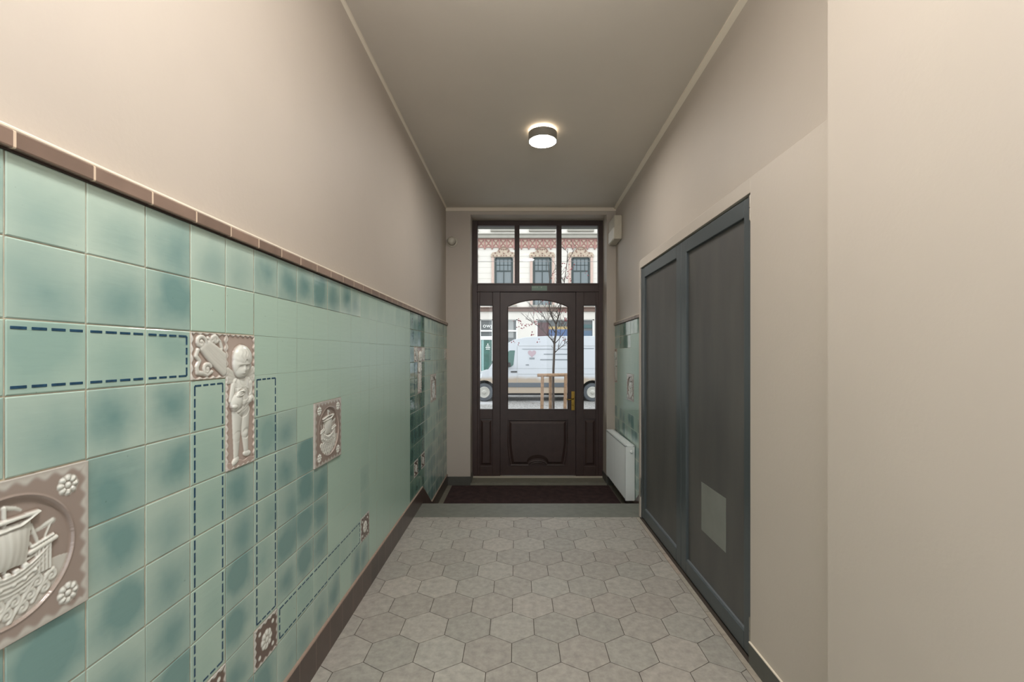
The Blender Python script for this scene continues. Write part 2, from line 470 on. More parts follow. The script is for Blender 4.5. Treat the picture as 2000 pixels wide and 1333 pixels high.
# cornices
cz = CZ(YF)
m = MB(); m.box(-0.934, 1.311, YF - 0.012, YF, cz - 0.045, cz)
m.build('trim_2', M['cornice'], kind='structure', loc=(0, 0, 0), label='thin pale strip under the ceiling above the door')
m = MB()
a = XR(1.412); b = XR(YF)
za, zb = CZ(1.412), CZ(YF)
m.hexa([(a - .03, 1.412, za - .012), (a, 1.412, za - .03), (b, YF, zb - .03), (b - .03, YF, zb - .012)], [(a - .03, 1.412, za), (a, 1.412, za), (b, YF, zb), (b - .03, YF, zb)])
m.build('trim_3', M['cornice'], kind='structure', loc=(0, 0, 0), label='thin pale strip between ceiling and right wall')
m = MB()
za = CZ(YB)
m.hexa([(-.934, YB, za - .014), (-.922, YB, za - .002), (-.922, YF, zb - .002), (-.934, YF, zb - .014)], [(-.934, YB, za), (-.915, YB, za), (-.915, YF, zb), (-.934, YF, zb)])
m.build('trim_4', M['cornice'], kind='structure', loc=(0, 0, 0), label='thin pale strip between ceiling and left wall')

# ------------------------------------------------------------------ glazed tile walls
def tile_wall(name, cols, rows_of, ycol, xface, sgn, typ, skip, parent):
    """sgn +1: faces +X (left wall), -1: faces -X"""
    bm = bmesh.new()
    uvl = bm.loops.layers.uv.new('UVMap'); cl = bm.loops.layers.float_color.new('tile')
    for k in cols:
        ya, yb = ycol(k), ycol(k + 1)
        for r in rows_of(k):
            if (k, r) in skip: continue
            zt, zb_ = ROWZ[r], ROWZ[r + 1]
            t, gl = typ(k, r)
            fine = t < .35 and not (sgn > 0 and k < 5)
            g, bv, dp = (.00025, .0008, .0003) if fine else (.0011, .0026, .0012)
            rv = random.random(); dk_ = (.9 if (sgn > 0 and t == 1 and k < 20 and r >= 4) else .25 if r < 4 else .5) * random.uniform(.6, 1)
            tl = .0012 if (typ(k, r)[0] < .35 and not (sgn > 0 and k < 5)) else .0035
            ta, tb = random.gauss(0, tl), random.gauss(0, tl)
            off = random.uniform(0, 0.0008)
            ys = [ya + g, ya + g + bv, yb - g - bv, yb - g]; zs = [zb_ + g, zb_ + g + bv, zt - g - bv, zt - g]
            grid = []
            for jz, z in enumerate(zs):
                row = []
                for iy, y in enumerate(ys):
                    edge = iy in (0, 3) or jz in (0, 3)
                    h = (-dp if edge else 0) + off + ta * (y - (ya + yb) / 2) + tb * (z - (zt + zb_) / 2)
                    row.append(bm.verts.new((xface(y) + sgn * h, y, z)))
                grid.append(row)
            for jz in range(3):
                for iy in range(3):
                    q = [grid[jz][iy], grid[jz][iy + 1], grid[jz + 1][iy + 1], grid[jz + 1][iy]]
                    if sgn < 0: q = q[::-1]
                    f = bm.faces.new(q)
                    f.smooth = False
                    for l in f.loops:
                        l[uvl].uv = ((l.vert.co.y - ya) / (yb - ya), (l.vert.co.z - zb_) / (zt - zb_))
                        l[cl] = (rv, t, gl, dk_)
    me = bpy.data.meshes.new(name); bm.to_mesh(me); bm.free(); me.materials.append(M['tile'])
    o = bpy.data.objects.new(name, me); COL.objects.link(o); o.parent = parent
    return o

def left_type(k, r):
    kk = k if k >= 0 else k % 18
    if 20 <= k <= 23: return (1.0, 1.0)
    if r == 0: return (1.0, 0.85) if k <= 11 else ((0.25, 0.3) if k < 24 else (0.6, 0.35))
    if k <= 2:
        if r == 2: return (0.55, 0.6)
        return (1.0, 0.6)
    if k == 3: return (0.45, 0.6) if 3 <= r <= 8 else ((0.0, 0.3) if r < 3 else (1.0, 0.6))
    if k == 4: return (1.0, 0.6) if r >= 5 else (0.0, 0.3)
    if k == 5: return ((0.3, 0.4) if r == 3 else (0.7, 0.5)) if 3 <= r <= 8 else ((0.0, 0.3) if r < 3 else (1.0, 0.6))
    if k == 6: return (1.0, 0.5) if 4 <= r <= 8 or r == 10 else ((0.4, 0.4) if r == 9 else (0.0, 0.3))
    if k == 7: return (1.0, 0.5) if 5 <= r <= 8 or r == 10 else ((0.4, 0.4) if r == 9 else (0.0, 0.3))
    if k == 8: return (1.0, 0.5) if 6 <= r <= 8 or r == 10 else ((0.4, 0.4) if r == 9 else (0.0, 0.3))
    if 9 <= k <= 11: return (1.0, 0.4) if r == 10 and k in (9, 11) else ((0.3, 0.35) if r == 9 else (0.0, 0.25))
    if k == 12: return (1.0, 0.4) if r >= 10 else ((0.3, 0.3) if r >= 7 else (0.0, 0.25))
    if k >= 24:
        if r >= 9: return (1.0, 0.55)
        if (k + r) % 5 < 2 and r >= 3: return (0.8, 0.4)
        return (0.35, 0.35)
    return (0.0, 0.22)

skipL = set()
def blk(k0, k1, r0, r1):
    for k in range(k0, k1 + 1):
        for r in range(r0, r1 + 1): skipL.add((k, r))
blk(-1, 0, 4, 5); blk(3, 3, 2, 2); blk(4, 4, 2, 4); blk(8, 9, 4, 5)
for k, r in ((3, 9), (5, 9), (12, 9), (21, 9), (23, 9)): blk(k, k, r, r)
blk(21, 21, 2, 2); blk(22, 22, 2, 4); blk(23, 23, 2, 2); blk(26, 27, 4, 5); blk(32, 32, 2, 2)

NK = 33
def ycl(k): return col_y(k) if k < NK else YF - 0.004
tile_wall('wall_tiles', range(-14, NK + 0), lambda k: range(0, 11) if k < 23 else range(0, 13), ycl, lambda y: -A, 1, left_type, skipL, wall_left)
m = MB(); m.box(-0.935, -A - 0.0017, YB, YF, LAND, ROWZ[0]); m.build('grout_bed', M['grout'], wall_left)

# cap moulding
def cap(sgn, xf, y0, y1, parent, n=1):
    zc0, zc1 = CAMZ + .4063 * A - .004, CAMZ + .438 * A
    mb = MB(); mb2 = MB(); mb3 = MB()
    def P(y, dx, z): return (xf(y) + sgn * dx, y, z)
    for lo, hi, d0, d1, M_ in ((zc0, zc1, -.014, .016, mb), (zc1, zc1 + .009, -.014, .011, mb2), (zc0 - .004, zc0, -.014, .006, mb3)):
        M_.hexa([P(y0, d0, lo), P(y0, d1, lo), P(y1, d1, lo), P(y1, d0, lo)], [P(y0, d0, hi), P(y0, d1, hi), P(y1, d1, hi), P(y1, d0, hi)])
    mb.build('tile_cap', M['cap'], parent, bevel=0.003)
    mb2.build('cap_edge', M['cornice'], parent, bevel=0.003)
    mb3.build('cap_joint', mat('dark_joint', (52, 40, 32), 0.8), parent)
cap(1, lambda y: -A, YB, YF, wall_left)

# brown glazed skirting with the diagonal drop at the steps
def skirt(name, sgn, xf, y0, parent_kind, label):
    pts = [(y0, 0.0), (4.22, 0.0), (4.22, LAND), (YF, LAND), (YF, -0.155), (4.70, -0.155), (4.28, 0.134), (4.22, 0.149), (y0, 0.149)]
    pts2 = [p for p in pts if p[0] >= y0]
    mb = MB()
    def fn(u, v, d): return (xf(u) + sgn * d, u, v)
    if y0 < 4.2:
        mb.prism([(y0, 0.0), (4.27, 0.0), (4.27, 0.149), (y0, 0.149)], fn, -.012, .012)
    s0 = 4.27
    mb.prism([(s0, -.15), (s0, 0.149), (4.72, -.152), (4.72, LAND), (4.6, LAND)], fn, -.012, .011)
    mb.prism([(4.72, LAND), (4.72, -.152), (YF, -.152), (YF, LAND)], fn, -.012, .012)
    o = mb.build(name, M['brown'], kind='structure', loc=(0, 0, 0), label=label)
    e = MB()
    P = lambda y, d, z: (xf(y) + sgn * d, y, z)
    segs = [((s0, .149), (4.72, -.152)), ((4.72, -.152), (YF, -.152))]
    if y0 < 4.2: segs.insert(0, ((y0, .149), (s0, .149)))
    for (ya, za_), (yb_, zb_) in segs:
        e.hexa([P(ya, -.002, za_), P(ya, .012, za_), P(yb_, .012, zb_), P(yb_, -.002, zb_)], [P(ya, -.002, za_ + .006), P(ya, .010, za_ + .006), P(yb_, .010, zb_ + .006), P(yb_, -.002, zb_ + .006)])
    e.build('skirting_edge', mat('pinkish_grout', (156, 136, 122), 0.7), o)
skirt('baseboard_left', 1, lambda y: -A, YB, None, 'dark brown glazed skirting tiles along the left wall, dropping beside the steps')

# right landing tiles
wr = MB().box(XR(4.8) + .03, XR(4.8) + .05, 3.93, YF - .01, LAND, 1.0)
wrp = thing('wall_right', (0, 0, 0), kind='structure', label='green glazed tiles on the right wall of the landing')
wr.build('tile_backing', M['grout'], wrp)
XRT = lambda y: XR(y) - 0.014
skipR = set()
def ycr(k): return YF - 0.004 - 0.15 * (13 - k) if k > 0 else 3.86
def right_type(k, r):
    if r == 0 or (r == 1 and k > 6): return (0.8, 0.95 if 4 <= k <= 10 else 0.4)
    if r >= 9: return (1.0, 0.9)
    if r >= 7 and (k + r) % 3: return (1.0, 0.5)
    return (0.1, 0.3)
for k in (6, 7):
    for r in (4, 5): skipR.add((k, r))
for r in (2, 3, 4): skipR.add((12, r))
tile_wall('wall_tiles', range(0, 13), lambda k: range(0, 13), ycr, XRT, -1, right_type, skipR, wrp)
m = MB()
m.hexa([(XR(3.86) - .013, 3.86, LAND), (XR(3.86), 3.86, LAND), (XR(YF), YF, LAND), (XR(YF) - .013, YF, LAND)], [(XR(3.86) - .013, 3.86, ROWZ[0]), (XR(3.86), 3.86, ROWZ[0]), (XR(YF), YF, ROWZ[0]), (XR(YF) - .013, YF, ROWZ[0])])
m.build('grout_bed', M['grout'], wrp)
cap(-1, XRT, 3.86, YF, wrp)
skirt('baseboard_right', -1, XRT, 4.25, None, 'dark brown glazed skirting on the right wall behind the radiator')

# grey skirtings
m = MB()
m.box(-0.92, DX0 - 0.0, YF - .012, YF, LAND, LAND + .115)
m.box(DX0, DX0 + .012, YF - .012, 6.04, -0.262, LAND + .115)
m.build('baseboard_front', M['greybase'], kind='structure', loc=(0, 0, 0), bevel=.002, label='grey skirting on the street wall left of the entrance door')
m = MB(); m.box(DX1 - .012, DX1, YF - .012, 6.04, -0.262, LAND + .13); m.box(DX1, 1.29, YF - .012, YF, LAND, LAND + .115)
m.build('baseboard_front', M['greybase'], kind='structure', loc=(0, 0, 0), bevel=.002, label='dark skirting right of the entrance door behind the radiator')
m = MB(); m.box(BX - .007, BX, 1.412, CY0 - .0, 0, .098)
bo = m.build('baseboard_right', M['greybase'], kind='structure', loc=(0, 0, 0), label='dark grey skirting on the right wall next to the closet')
m = MB(); m.box(BX - .008, BX, 1.412, CY0, .098, .103)
m.build('skirting_edge', M['cornice'], bo)

# ------------------------------------------------------------------ relief tiles (height fields)
def smax(a, b, k=0.004): return 0.5 * (a + b + np.sqrt((a - b) ** 2 + k * k)) - k / 2
def capsule(U, V, a, b, ra, rb, z=1.0, lift=0.0):
    ax, ay = a; bx, by = b
    dx, dy = bx - ax, by - ay; L2 = dx * dx + dy * dy + 1e-12
    t = np.clip(((U - ax) * dx + (V - ay) * dy) / L2, 0, 1)
    r = ra + (rb - ra) * t
    d2 = (U - ax - t * dx) ** 2 + (V - ay - t * dy) ** 2
    return np.where(d2 < r * r, lift + z * np.sqrt(np.maximum(r * r - d2, 0)), 0)
def ell(U, V, c, rx, ry, h, rot=0, lift=0):
    x, y = U - c[0], V - c[1]
    if rot:
        x, y = x * math.cos(rot) + y * math.sin(rot), -x * math.sin(rot) + y * math.cos(rot)
    q = 1 - (x / rx) ** 2 - (y / ry) ** 2
    return np.where(q > 0, lift + h * np.sqrt(np.maximum(q, 0)), 0)
def rosette(U, V, c, R, n=8, h=.009):
    x, y = U - c[0], V - c[1]; r = np.hypot(x, y); a = np.arctan2(y, x)
    edge = R * (0.9 + 0.1 * np.abs(np.cos(n * a / 2)))
    pet = np.where(r < edge, h * (0.55 + 0.45 * np.abs(np.cos(n * a / 2))) * np.clip((edge - r) / (R * .25), 0, 1) ** .5, 0)
    pet = pet * np.where(r < R * .42, .55, 1)
    return np.maximum(pet, ell(U, V, c, R * .34, R * .34, h * 1.05))
def line(U, V, pts, r, z=1.0, lift=0.0, r2=None):
    H = np.zeros_like(U)
    n = len(pts) - 1
    for i in range(n):
        ra = r + ((r2 - r) * i / n if r2 is not None else 0); rb = r + ((r2 - r) * (i + 1) / n if r2 is not None else 0)
        H = np.maximum(H, capsule(U, V, pts[i], pts[i + 1], ra, rb, z, lift))
    return H
def spiral(c, R, turns, start, n=26, sgn=1, inner=.12):
    return [(c[0] + R * (1 - (1 - inner) * i / n) * math.cos(start + sgn * turns * 2 * math.pi * i / n), c[1] + R * (1 - (1 - inner) * i / n) * math.sin(start + sgn * turns * 2 * math.pi * i / n)) for i in range(n + 1)]
def rim(U, V, w, h, amp=.0035, wid=.012, per=.030, ht=.008, soft=.006):
    e1 = np.minimum(U, w - U); e2 = np.minimum(V, h - V)
    along = np.where(e1 < e2, V, U); e = np.minimum(e1, e2)
    edge = wid + amp * np.sin(along / per * 2 * math.pi)
    t = np.clip((edge - e) / soft, 0, 1)
    rid = ht * t * t * (3 - 2 * t) * (0.75 + 0.25 * np.cos(np.clip(e / edge, 0, 1.5) * math.pi - math.pi * .8))
    notch = np.clip(1 - e / .003, 0, 1) * (np.sin(along / per * 2 * math.pi) < -0.3)
    return rid * (1 - .6 * notch)

BROWN = np.array(lin((154, 141, 132))); WHITE = np.array(lin((208, 210, 202))); PINK = np.array(lin((176, 160, 150))); GREYW = np.array(lin((196, 204, 198)))

def ship_h(U, V, w, h):
    s = U / w * 2 - 1; t = V / h * 2 - 1
    H = np.full_like(U, .002); Wt = np.zeros_like(U)
    R = np.hypot(s, t); bowl = np.clip((0.77 - R) / .5, 0, 1)
    H = H + .006 * (R >= .77) - .008 * np.sqrt(bowl) * (R < .77) + .006
    H += .0035 * np.exp(-((R - .775) / .02) ** 2)
    RS = rim(U, V, w, h, .0045, .021, .034, .009, .014)
    H = np.maximum(H, .006 + RS); Wt = np.clip(RS / .009, 0, 1) ** 1.6 * .9
    base = np.where(R < .77, .003, .008)
    def add(F_, wt=1.0, up=0):
        nonlocal H, Wt
        K = F_ > 1e-5
        H = np.where(K, np.maximum(H, base + F_ + up), H); Wt = np.where(K, np.maximum(Wt, wt), Wt)
    for sx in (-1, 1):
        for sy in (-1, 1):
            add(rosette(U, V, ((sx * .70 + 1) * w / 2, (sy * .73 + 1) * h / 2), .042 * 1.05 / 2, h=.012))
    # local ship coordinates
    def P(a, b): return ((a + 1) * w / 2, (b + 1) * h / 2)
    inside = R < .755
    # waves
    ph = np.sin((s * 9 + t * 3)) * .5
    wv_reg = inside & (t < -.30 + .12 * np.sin(s * 3))
    waves = np.zeros_like(U)
    for row, ty in enumerate((-.40, -.52, -.64)):
        for i in range(-5, 6):
            cx = i * .17 + (row % 2) * .085
            if math.hypot(cx, ty) > .72: continue
            waves = np.maximum(waves, line(U, V, [P(*p) for p in spiral((cx, ty), .075, 1.15, 2.6, 16, -1)], .0042, 1.3, 0))
            waves = np.maximum(waves, line(U, V, [P(cx - .14, ty - .10), P(cx - .1, ty - .03), P(cx - .04, ty + .05), P(cx + .02, ty + .075)], .0048, 1.2))
    bed = np.where(wv_reg, .004, 0)
    add(bed, .75); add(np.where(inside, waves + np.where(waves > 0, .003, 0), 0), 1)
    # hull
    low = -.47 + .95 * (s - .02) ** 2; up = -.17 + .75 * np.abs(s - .0) ** 1.8
    hull = (t > low) & (t < up) & (np.abs(s) < .52)
    q = np.clip((t - low) / (up - low + 1e-6), 0, 1)
    hh = .013 * np.sqrt(np.clip(1 - (1 - q) ** 2 * .8, 0, 1)) * (1 - .55 * (s / .55) ** 2) + .0011 * np.cos(q * 5 * 2 * math.pi) + .002 * (q > .88)
    add(np.where(hull, hh, 0), 1)
    for cx in (-.3, -.18, -.06, .06, .18, .3):
        pass
    # stern and bow castles with vertical ribs
    for x0, x1, tt, tb in ((.31, .50, .02, -.30), (-.50, -.36, .02, -.2)):
        K = (s > x0) & (s < x1) & (t < tt) & (t > tb)
        add(np.where(K, .009 + .002 * np.cos((s - x0) / .045 * 2 * math.pi), 0), .9)
        add(line(U, V, [P(x0 - .05, tt - .01), P(x1 + .06, tt + .06)], .005, 1.2, .006), 1)
        add(line(U, V, [P(x0 - .03, tt + .05), P(x1 + .03, tt + .11)], .003, 1.2, .006), 1)
    add(line(U, V, [P(.42, .10), P(.53, .33)], .0022, 1.5, .002), 1)
    add(line(U, V, [P(.53, .31), P(.45, .29), P(.40, .27), P(.30, .25), P(.22, .24)], .0062, .9, 0, r2=.002), 1)
    add(line(U, V, [P(-.44, .08), P(-.52, .27)], .0022, 1.5, .002), 1)
    # mast, yard, sail
    add(line(U, V, [P(-.02, -.1), P(-.02, .66)], .0038, 1.6, .003), 1)
    left = -.36 + .07 * np.cos((t - .1) * 4); right = .27 - .12 * np.clip((.35 - t), 0, 1) ** 1.0
    K = (t > -.12 + .04 * np.cos(s * 6)) & (t < .44 + .04 * s) & (s > left) & (s < right)
    uu = np.clip((s - left) / (right - left + 1e-6), 0, 1); vv = np.clip((t + .12) / .56, 0, 1)
    sail = .006 + .015 * np.sin(uu * math.pi) ** .7 * np.sin(np.clip(vv, .02, .98) * math.pi) ** .6 + .0004 * np.cos(uu * 7 * 2 * math.pi)
    add(np.where(K, sail, 0), .92)
    add(line(U, V, [P(-.42, .43), P(-.1, .49), P(.34, .50)], .0038, 1.1, .012), 1)
    add(line(U, V, [P(.34, .50), P(.14, .40), P(-.05, .39), P(-.4, .36)], .0022, 1.1, .016), 1)
    add(line(U, V, [P(-.02, .66), P(.10, .62), P(.16, .58)], .005, .8, .002, r2=.002), 1)
    for a_, b_ in (((.27, .35), (.36, .04)), ((.2, .2), (.33, .02)), ((-.32, .32), (-.44, .03)), ((.12, .0), (.30, -.04))):
        add(line(U, V, [P(*a_), P((a_[0] + b_[0]) / 2 + .02, (a_[1] + b_[1]) / 2 - .04), P(*b_)], .0032, 1.1, .003), .95)
    # oarsmen / shields
    for cx in (-.30, -.2, -.1, .0, .1, .2):
        add(ell(U, V, P(cx, -.16 + .6 * abs(cx) ** 1.8), .006, .006, .005, lift=.009), 1)
    for i, cx in enumerate((-.32, -.2, -.08, .06, .18, .3)):
        add(ell(U, V, P(cx, -.30 + .85 * cx * cx), .0035, .0035, .003, lift=.012), .6)
    C = BROWN + (WHITE - BROWN) * Wt[..., None]
    return H, C

def cherub_h(U, V, w, h):
    H = .003 + rim(U, V, w, h, .003, .009, .026, .010); R0 = rim(U, V, w, h, .003, .009, .026, .010)
    k = h / .44; cx = w / 2
    def P(a, b): return (cx + a, b * k)
    F_ = np.zeros_like(U)
    def un(G, kk=.004):
        nonlocal F_
        K = G > 1e-6
        F_ = np.where(K, np.where(F_ > 1e-6, smax(F_, G, kk), G), F_)
    # wings spread behind the shoulders
    wing = np.zeros_like(U)
    for sg in (-1, 1):
        for i in range(4):
            wing = np.maximum(wing, line(U, V, [P(sg * .03, .305 - i * .006), P(sg * .066, .325 - i * .013)], .008, .45, .003))
    # legs
    un(capsule(U, V, P(-.022, .185), P(-.024, .105), .026, .019, .75)); un(capsule(U, V, P(-.024, .105), P(-.026, .035), .018, .012, .75))
    un(capsule(U, V, P(.018, .185), P(.020, .110), .026, .019, .85)); un(capsule(U, V, P(.020, .110), P(.028, .045), .018, .012, .85))
    un(ell(U, V, P(.020, .108), .016, .016, .018))
    un(ell(U, V, P(-.030, .026), .021, .012, .014, .5)); un(ell(U, V, P(.032, .038), .022, .011, .014, -.15))
    # torso
    un(ell(U, V, P(-.001, .215), .040, .050, .030), .006); un(ell(U, V, P(.0, .262), .044, .040, .027), .006)
    un(capsule(U, V, P(-.030, .280), P(.034, .282), .018, .018, .9), .006)
    # arms round the jug
    un(capsule(U, V, P(.043, .275), P(.047, .225), .014, .012, 1.2, .004)); un(capsule(U, V, P(.047, .225), P(-.010, .192), .012, .009, 1.2, .012))
    un(ell(U, V, P(-.022, .190), .014, .010, .014, .3, .012))
    un(capsule(U, V, P(-.040, .272), P(-.052, .225), .013, .011, 1.0, .002))
    # jug
    un(ell(U, V, P(-.030, .218), .028, .032, .026, -.3, .008), .002)
    un(ell(U, V, P(-.018, .245), .024, .010, .010, .35, .026), .001)
    rimj = np.abs(np.hypot((U - P(-.018, .245)[0]) / .022, (V - P(-.018, .245)[1]) / .009) - .75) > .22
    F_ = np.where((np.hypot((U - P(-.018, .246)[0]) / .017, (V - P(-.018, .246)[1]) / .006) < 1), F_ - .006, F_)
    un(ell(U, V, P(-.045, .205), .012, .008, .010, 0, .022))
    # neck and head
    un(capsule(U, V, P(.0, .285), P(.0, .31), .018, .018, .9), .004)
    un(ell(U, V, P(-.004, .345), .043, .052, .040, 0, .004), .002)
    un(ell(U, V, P(-.012, .318), .026, .022, .034, 0, .006), .004)      # cheeks and chin
    # hair cap with locks
    a = np.arctan2(V - P(0, .36)[1], U - P(0, .36)[0])
    hair = ell(U, V, P(.0, .362), .046, .044, .042, 0, .006)
    hl = (V > P(0, .349)[1] + .006 * np.sin(U * 190) + .35 * np.abs(U - P(-.006, 0)[0]) * -1 + .004)
    F_ = np.where(hl & (hair > 0), np.maximum(F_, hair + .0007 * np.sin(U * 420 + 1.5 * np.sin(V * 210)) + .0006 * np.sin(V * 260 + U * 90)), F_)
    F_ = np.maximum(F_, ell(U, V, P(.038, .335), .009, .012, .012, 0, .010))   # ear
    # face details
    for ex in (-.024, .006):
        F_ -= np.where(F_ > 0, .007 * np.exp(-(((U - P(ex, 0)[0]) / .009) ** 2 + ((V - P(0, .333)[1]) / .0055) ** 2)), 0)
        F_ += np.where(F_ > 0, .0032 * np.exp(-(((U - P(ex, 0)[0]) / .006) ** 2 + ((V - P(0, .332)[1]) / .0028) ** 2)), 0)
        F_ += np.where(F_ > 0, .0022 * np.exp(-(((U - P(ex, 0)[0]) / .010) ** 2 + ((V - P(0, .342)[1]) / .0030) ** 2)), 0)
    F_ += np.where(F_ > 0, .006 * np.exp(-(((U - P(-.010, 0)[0]) / .0052) ** 2 + ((V - P(0, .324)[1]) / .009) ** 2)), 0)
    F_ += np.where(F_ > 0, .0035 * np.exp(-(((U - P(-.011, 0)[0]) / .0075) ** 2 + ((V - P(0, .3115)[1]) / .0022) ** 2)), 0)
    F_ -= np.where(F_ > 0, .003 * np.exp(-(((U - P(-.011, 0)[0]) / .008) ** 2 + ((V - P(0, .3085)[1]) / .0012) ** 2)), 0)
    F_ += np.where(F_ > 0, .003 * np.exp(-(((U - P(-.011, 0)[0]) / .008) ** 2 + ((V - P(0, .3045)[1]) / .0022) ** 2)), 0)
    F_ -= np.where(F_ > 0, .0015 * np.exp(-(((U - P(.001, 0)[0]) / .0035) ** 2 + ((V - P(0, .20)[1]) / .003) ** 2)), 0)
    body = F_ > .0005
    # ledge at the feet
    led = np.where(V < .022 * k + .004 * np.sin(U * 120), .007, 0)
    H2 = np.maximum(H, .002 + wing); H2 = np.maximum(H2, led + .002)
    Wt = np.clip(R0 / .010, 0, 1) ** 1.5 * .8; Wt = np.where(wing > 0, .9, Wt); Wt = np.where(body, 1, Wt)
    H2 = np.where(body, np.maximum(H2, .003 + F_), H2)
    C = PINK + (WHITE - PINK) * Wt[..., None]
    return H2, C

def wing_h(U, V, w, h):
    R0 = rim(U, V, w, h, .0028, .009, .028, .009); H = .003 + R0
    def P(a, b): return (a * w, b * h)
    G = np.zeros_like(U)
    def un(x):
        nonlocal G
        G = np.maximum(G, x)
    un(line(U, V, [P(*p) for p in spiral((.25, .78), .16, 1.4, -1.2, 30, 1)], .0065, 1.3, .004))
    for i in range(6):
        un(line(U, V, [P(.30 + .035 * i, .66 + .018 * i), P(.52 + .04 * i, .44 + .035 * i), P(.92, .14 + .07 * i)], .0125, .75, .004))
    un(line(U, V, [P(*p) for p in spiral((.66, .84), .10, 1.0, 2.8, 20, -1)], .0065, 1.2, .003))
    un(line(U, V, [P(.45, .88), P(.55, .78), P(.66, .92), P(.80, .82), P(.86, .66), P(.76, .58)], .006, 1.2, .003))
    un(line(U, V, [P(.17, .62), P(.12, .5), P(.22, .40), P(.14, .28), P(.16, .16), P(.28, .14)], .007, 1.2, .003))
    un(line(U, V, [P(*p) for p in spiral((.42, .22), .12, 1.1, .5, 22, 1)], .0065, 1.2, .003))
    un(line(U, V, [P(.28, .14), P(.42, .10), P(.56, .16)], .006, 1.2, .003))
    K = G > 1e-5
    groove = .0012 * np.sin((U * .7 + V * .7) / .006)
    H = np.where(K, np.maximum(H, .003 + G + groove * (G > .008)), H)
    Wt = np.where(K, .9, np.clip(R0 / .009, 0, .7))
    return H, PINK + (WHITE - PINK) * Wt[..., None]

def flower_h(U, V, w, h):
    R0 = rim(U, V, w, h, .0035, .011, .030, .007); H = .004 + R0; Wt = np.clip(R0 / .007, 0, .85)
    def add(F_):
        nonlocal H, Wt
        K = F_ > 1e-5
        H = np.where(K, np.maximum(H, .004 + F_), H); Wt = np.where(K, 1, Wt)
    x, y = U - w / 2, V - h / 2
    add(rosette(U, V, (w / 2, h / 2), .036, 8, .011))
    for sx in (-1, 1):
        for sy in (-1, 1): add(ell(U, V, (w / 2 + sx * .042, h / 2 + sy * .042), .008, .008, .006))
    DB = np.array(lin((104, 86, 78)))
    return H, DB + (WHITE - DB) * Wt[..., None]

RM = {}
def relief_mesh(key, fn, w, h, nx, ny, sc=.5):
    g = .002
    u = np.linspace(g, w - g, nx); v = np.linspace(g, h - g, ny)
    U, V = np.meshgrid(u, v)
    H, C = fn(U, V, w, h)
    for _ in range(2):      # soft glaze
        Hp = np.pad(H, 1, mode='edge')
        H = .5 * H + .125 * (Hp[1:-1, :-2] + Hp[1:-1, 2:] + Hp[:-2, 1:-1] + Hp[2:, 1:-1])
        Cp = np.pad(C, ((1, 1), (1, 1), (0, 0)), mode='edge')
        C = .5 * C + .125 * (Cp[1:-1, :-2] + Cp[1:-1, 2:] + Cp[:-2, 1:-1] + Cp[2:, 1:-1])
    # tan glaze pooled in the creases, doubling as painted ambient shade
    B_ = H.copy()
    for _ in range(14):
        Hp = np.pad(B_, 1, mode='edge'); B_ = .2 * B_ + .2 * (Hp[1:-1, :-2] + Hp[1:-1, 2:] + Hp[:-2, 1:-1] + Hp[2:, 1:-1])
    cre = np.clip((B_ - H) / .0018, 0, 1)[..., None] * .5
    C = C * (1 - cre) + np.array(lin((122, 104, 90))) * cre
    H = (H - .003) * sc
    vs = np.stack([H, U - w / 2, V], -1).reshape(-1, 3)
    idx = np.arange(nx * ny).reshape(ny, nx)
    faces = np.stack([idx[:-1, :-1], idx[:-1, 1:], idx[1:, 1:], idx[1:, :-1]], -1).reshape(-1, 4).tolist()
    # skirt down to the wall
    ring = list(idx[0, :]) + list(idx[1:, -1]) + list(idx[-1, :-1][::-1]) + list(idx[1:-1, 0][::-1])
    base = len(vs); extra = vs[ring].copy(); extra[:, 0] = -.010
    vs = np.concatenate([vs, extra]); n = len(ring)
    for i in range(n):
        j = (i + 1) % n
        faces.append([int(ring[j]), int(ring[i]), base + i, base + j])
    me = bpy.data.meshes.new(key); me.from_pydata(vs.tolist(), [], faces); me.update()
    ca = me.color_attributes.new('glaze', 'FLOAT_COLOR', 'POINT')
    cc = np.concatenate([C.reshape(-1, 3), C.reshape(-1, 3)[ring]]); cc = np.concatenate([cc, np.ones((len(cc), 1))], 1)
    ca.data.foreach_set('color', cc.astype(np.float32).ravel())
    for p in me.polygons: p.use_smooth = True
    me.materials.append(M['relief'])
    RM[key] = me
    return me

def rz(r): return ROWZ[r]
hs = rz(4) - rz(6); hc = rz(2) - rz(5); hw = rz(2) - rz(3); hf = rz(9) - rz(10)
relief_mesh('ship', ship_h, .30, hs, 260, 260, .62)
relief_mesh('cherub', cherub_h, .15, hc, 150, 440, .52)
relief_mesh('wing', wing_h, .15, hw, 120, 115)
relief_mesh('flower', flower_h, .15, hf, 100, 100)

def relief(key, kname, k, wcols, rbot, label, cat, group=None, side='L', mirror=False):
    o = bpy.data.objects.new(kname, RM[key]); COL.objects.link(o)
    if side == 'L':
        o.location = (-A, col_y(k) + .075 * wcols, ROWZ[rbot + 1])
    else:
        yy = (ycr(k) + ycr(k + wcols)) / 2
        o.location = (XRT(yy), yy, ROWZ[rbot + 1]); o.rotation_euler = (0, 0, math.pi)
    if mirror: o.scale = (1, -1, 1)
    tag(o, label, cat, group)
    return o
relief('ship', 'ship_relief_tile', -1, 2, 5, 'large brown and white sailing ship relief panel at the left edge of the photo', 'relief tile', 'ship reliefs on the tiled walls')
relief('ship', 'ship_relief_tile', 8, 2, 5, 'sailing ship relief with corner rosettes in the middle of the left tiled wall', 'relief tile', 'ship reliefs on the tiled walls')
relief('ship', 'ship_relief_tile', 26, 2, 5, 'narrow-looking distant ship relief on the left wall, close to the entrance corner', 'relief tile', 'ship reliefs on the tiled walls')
relief('ship', 'ship_relief_tile', 6, 2, 5, 'ship relief on the right tiled wall above the radiator', 'relief tile', 'ship reliefs on the tiled walls', 'R')
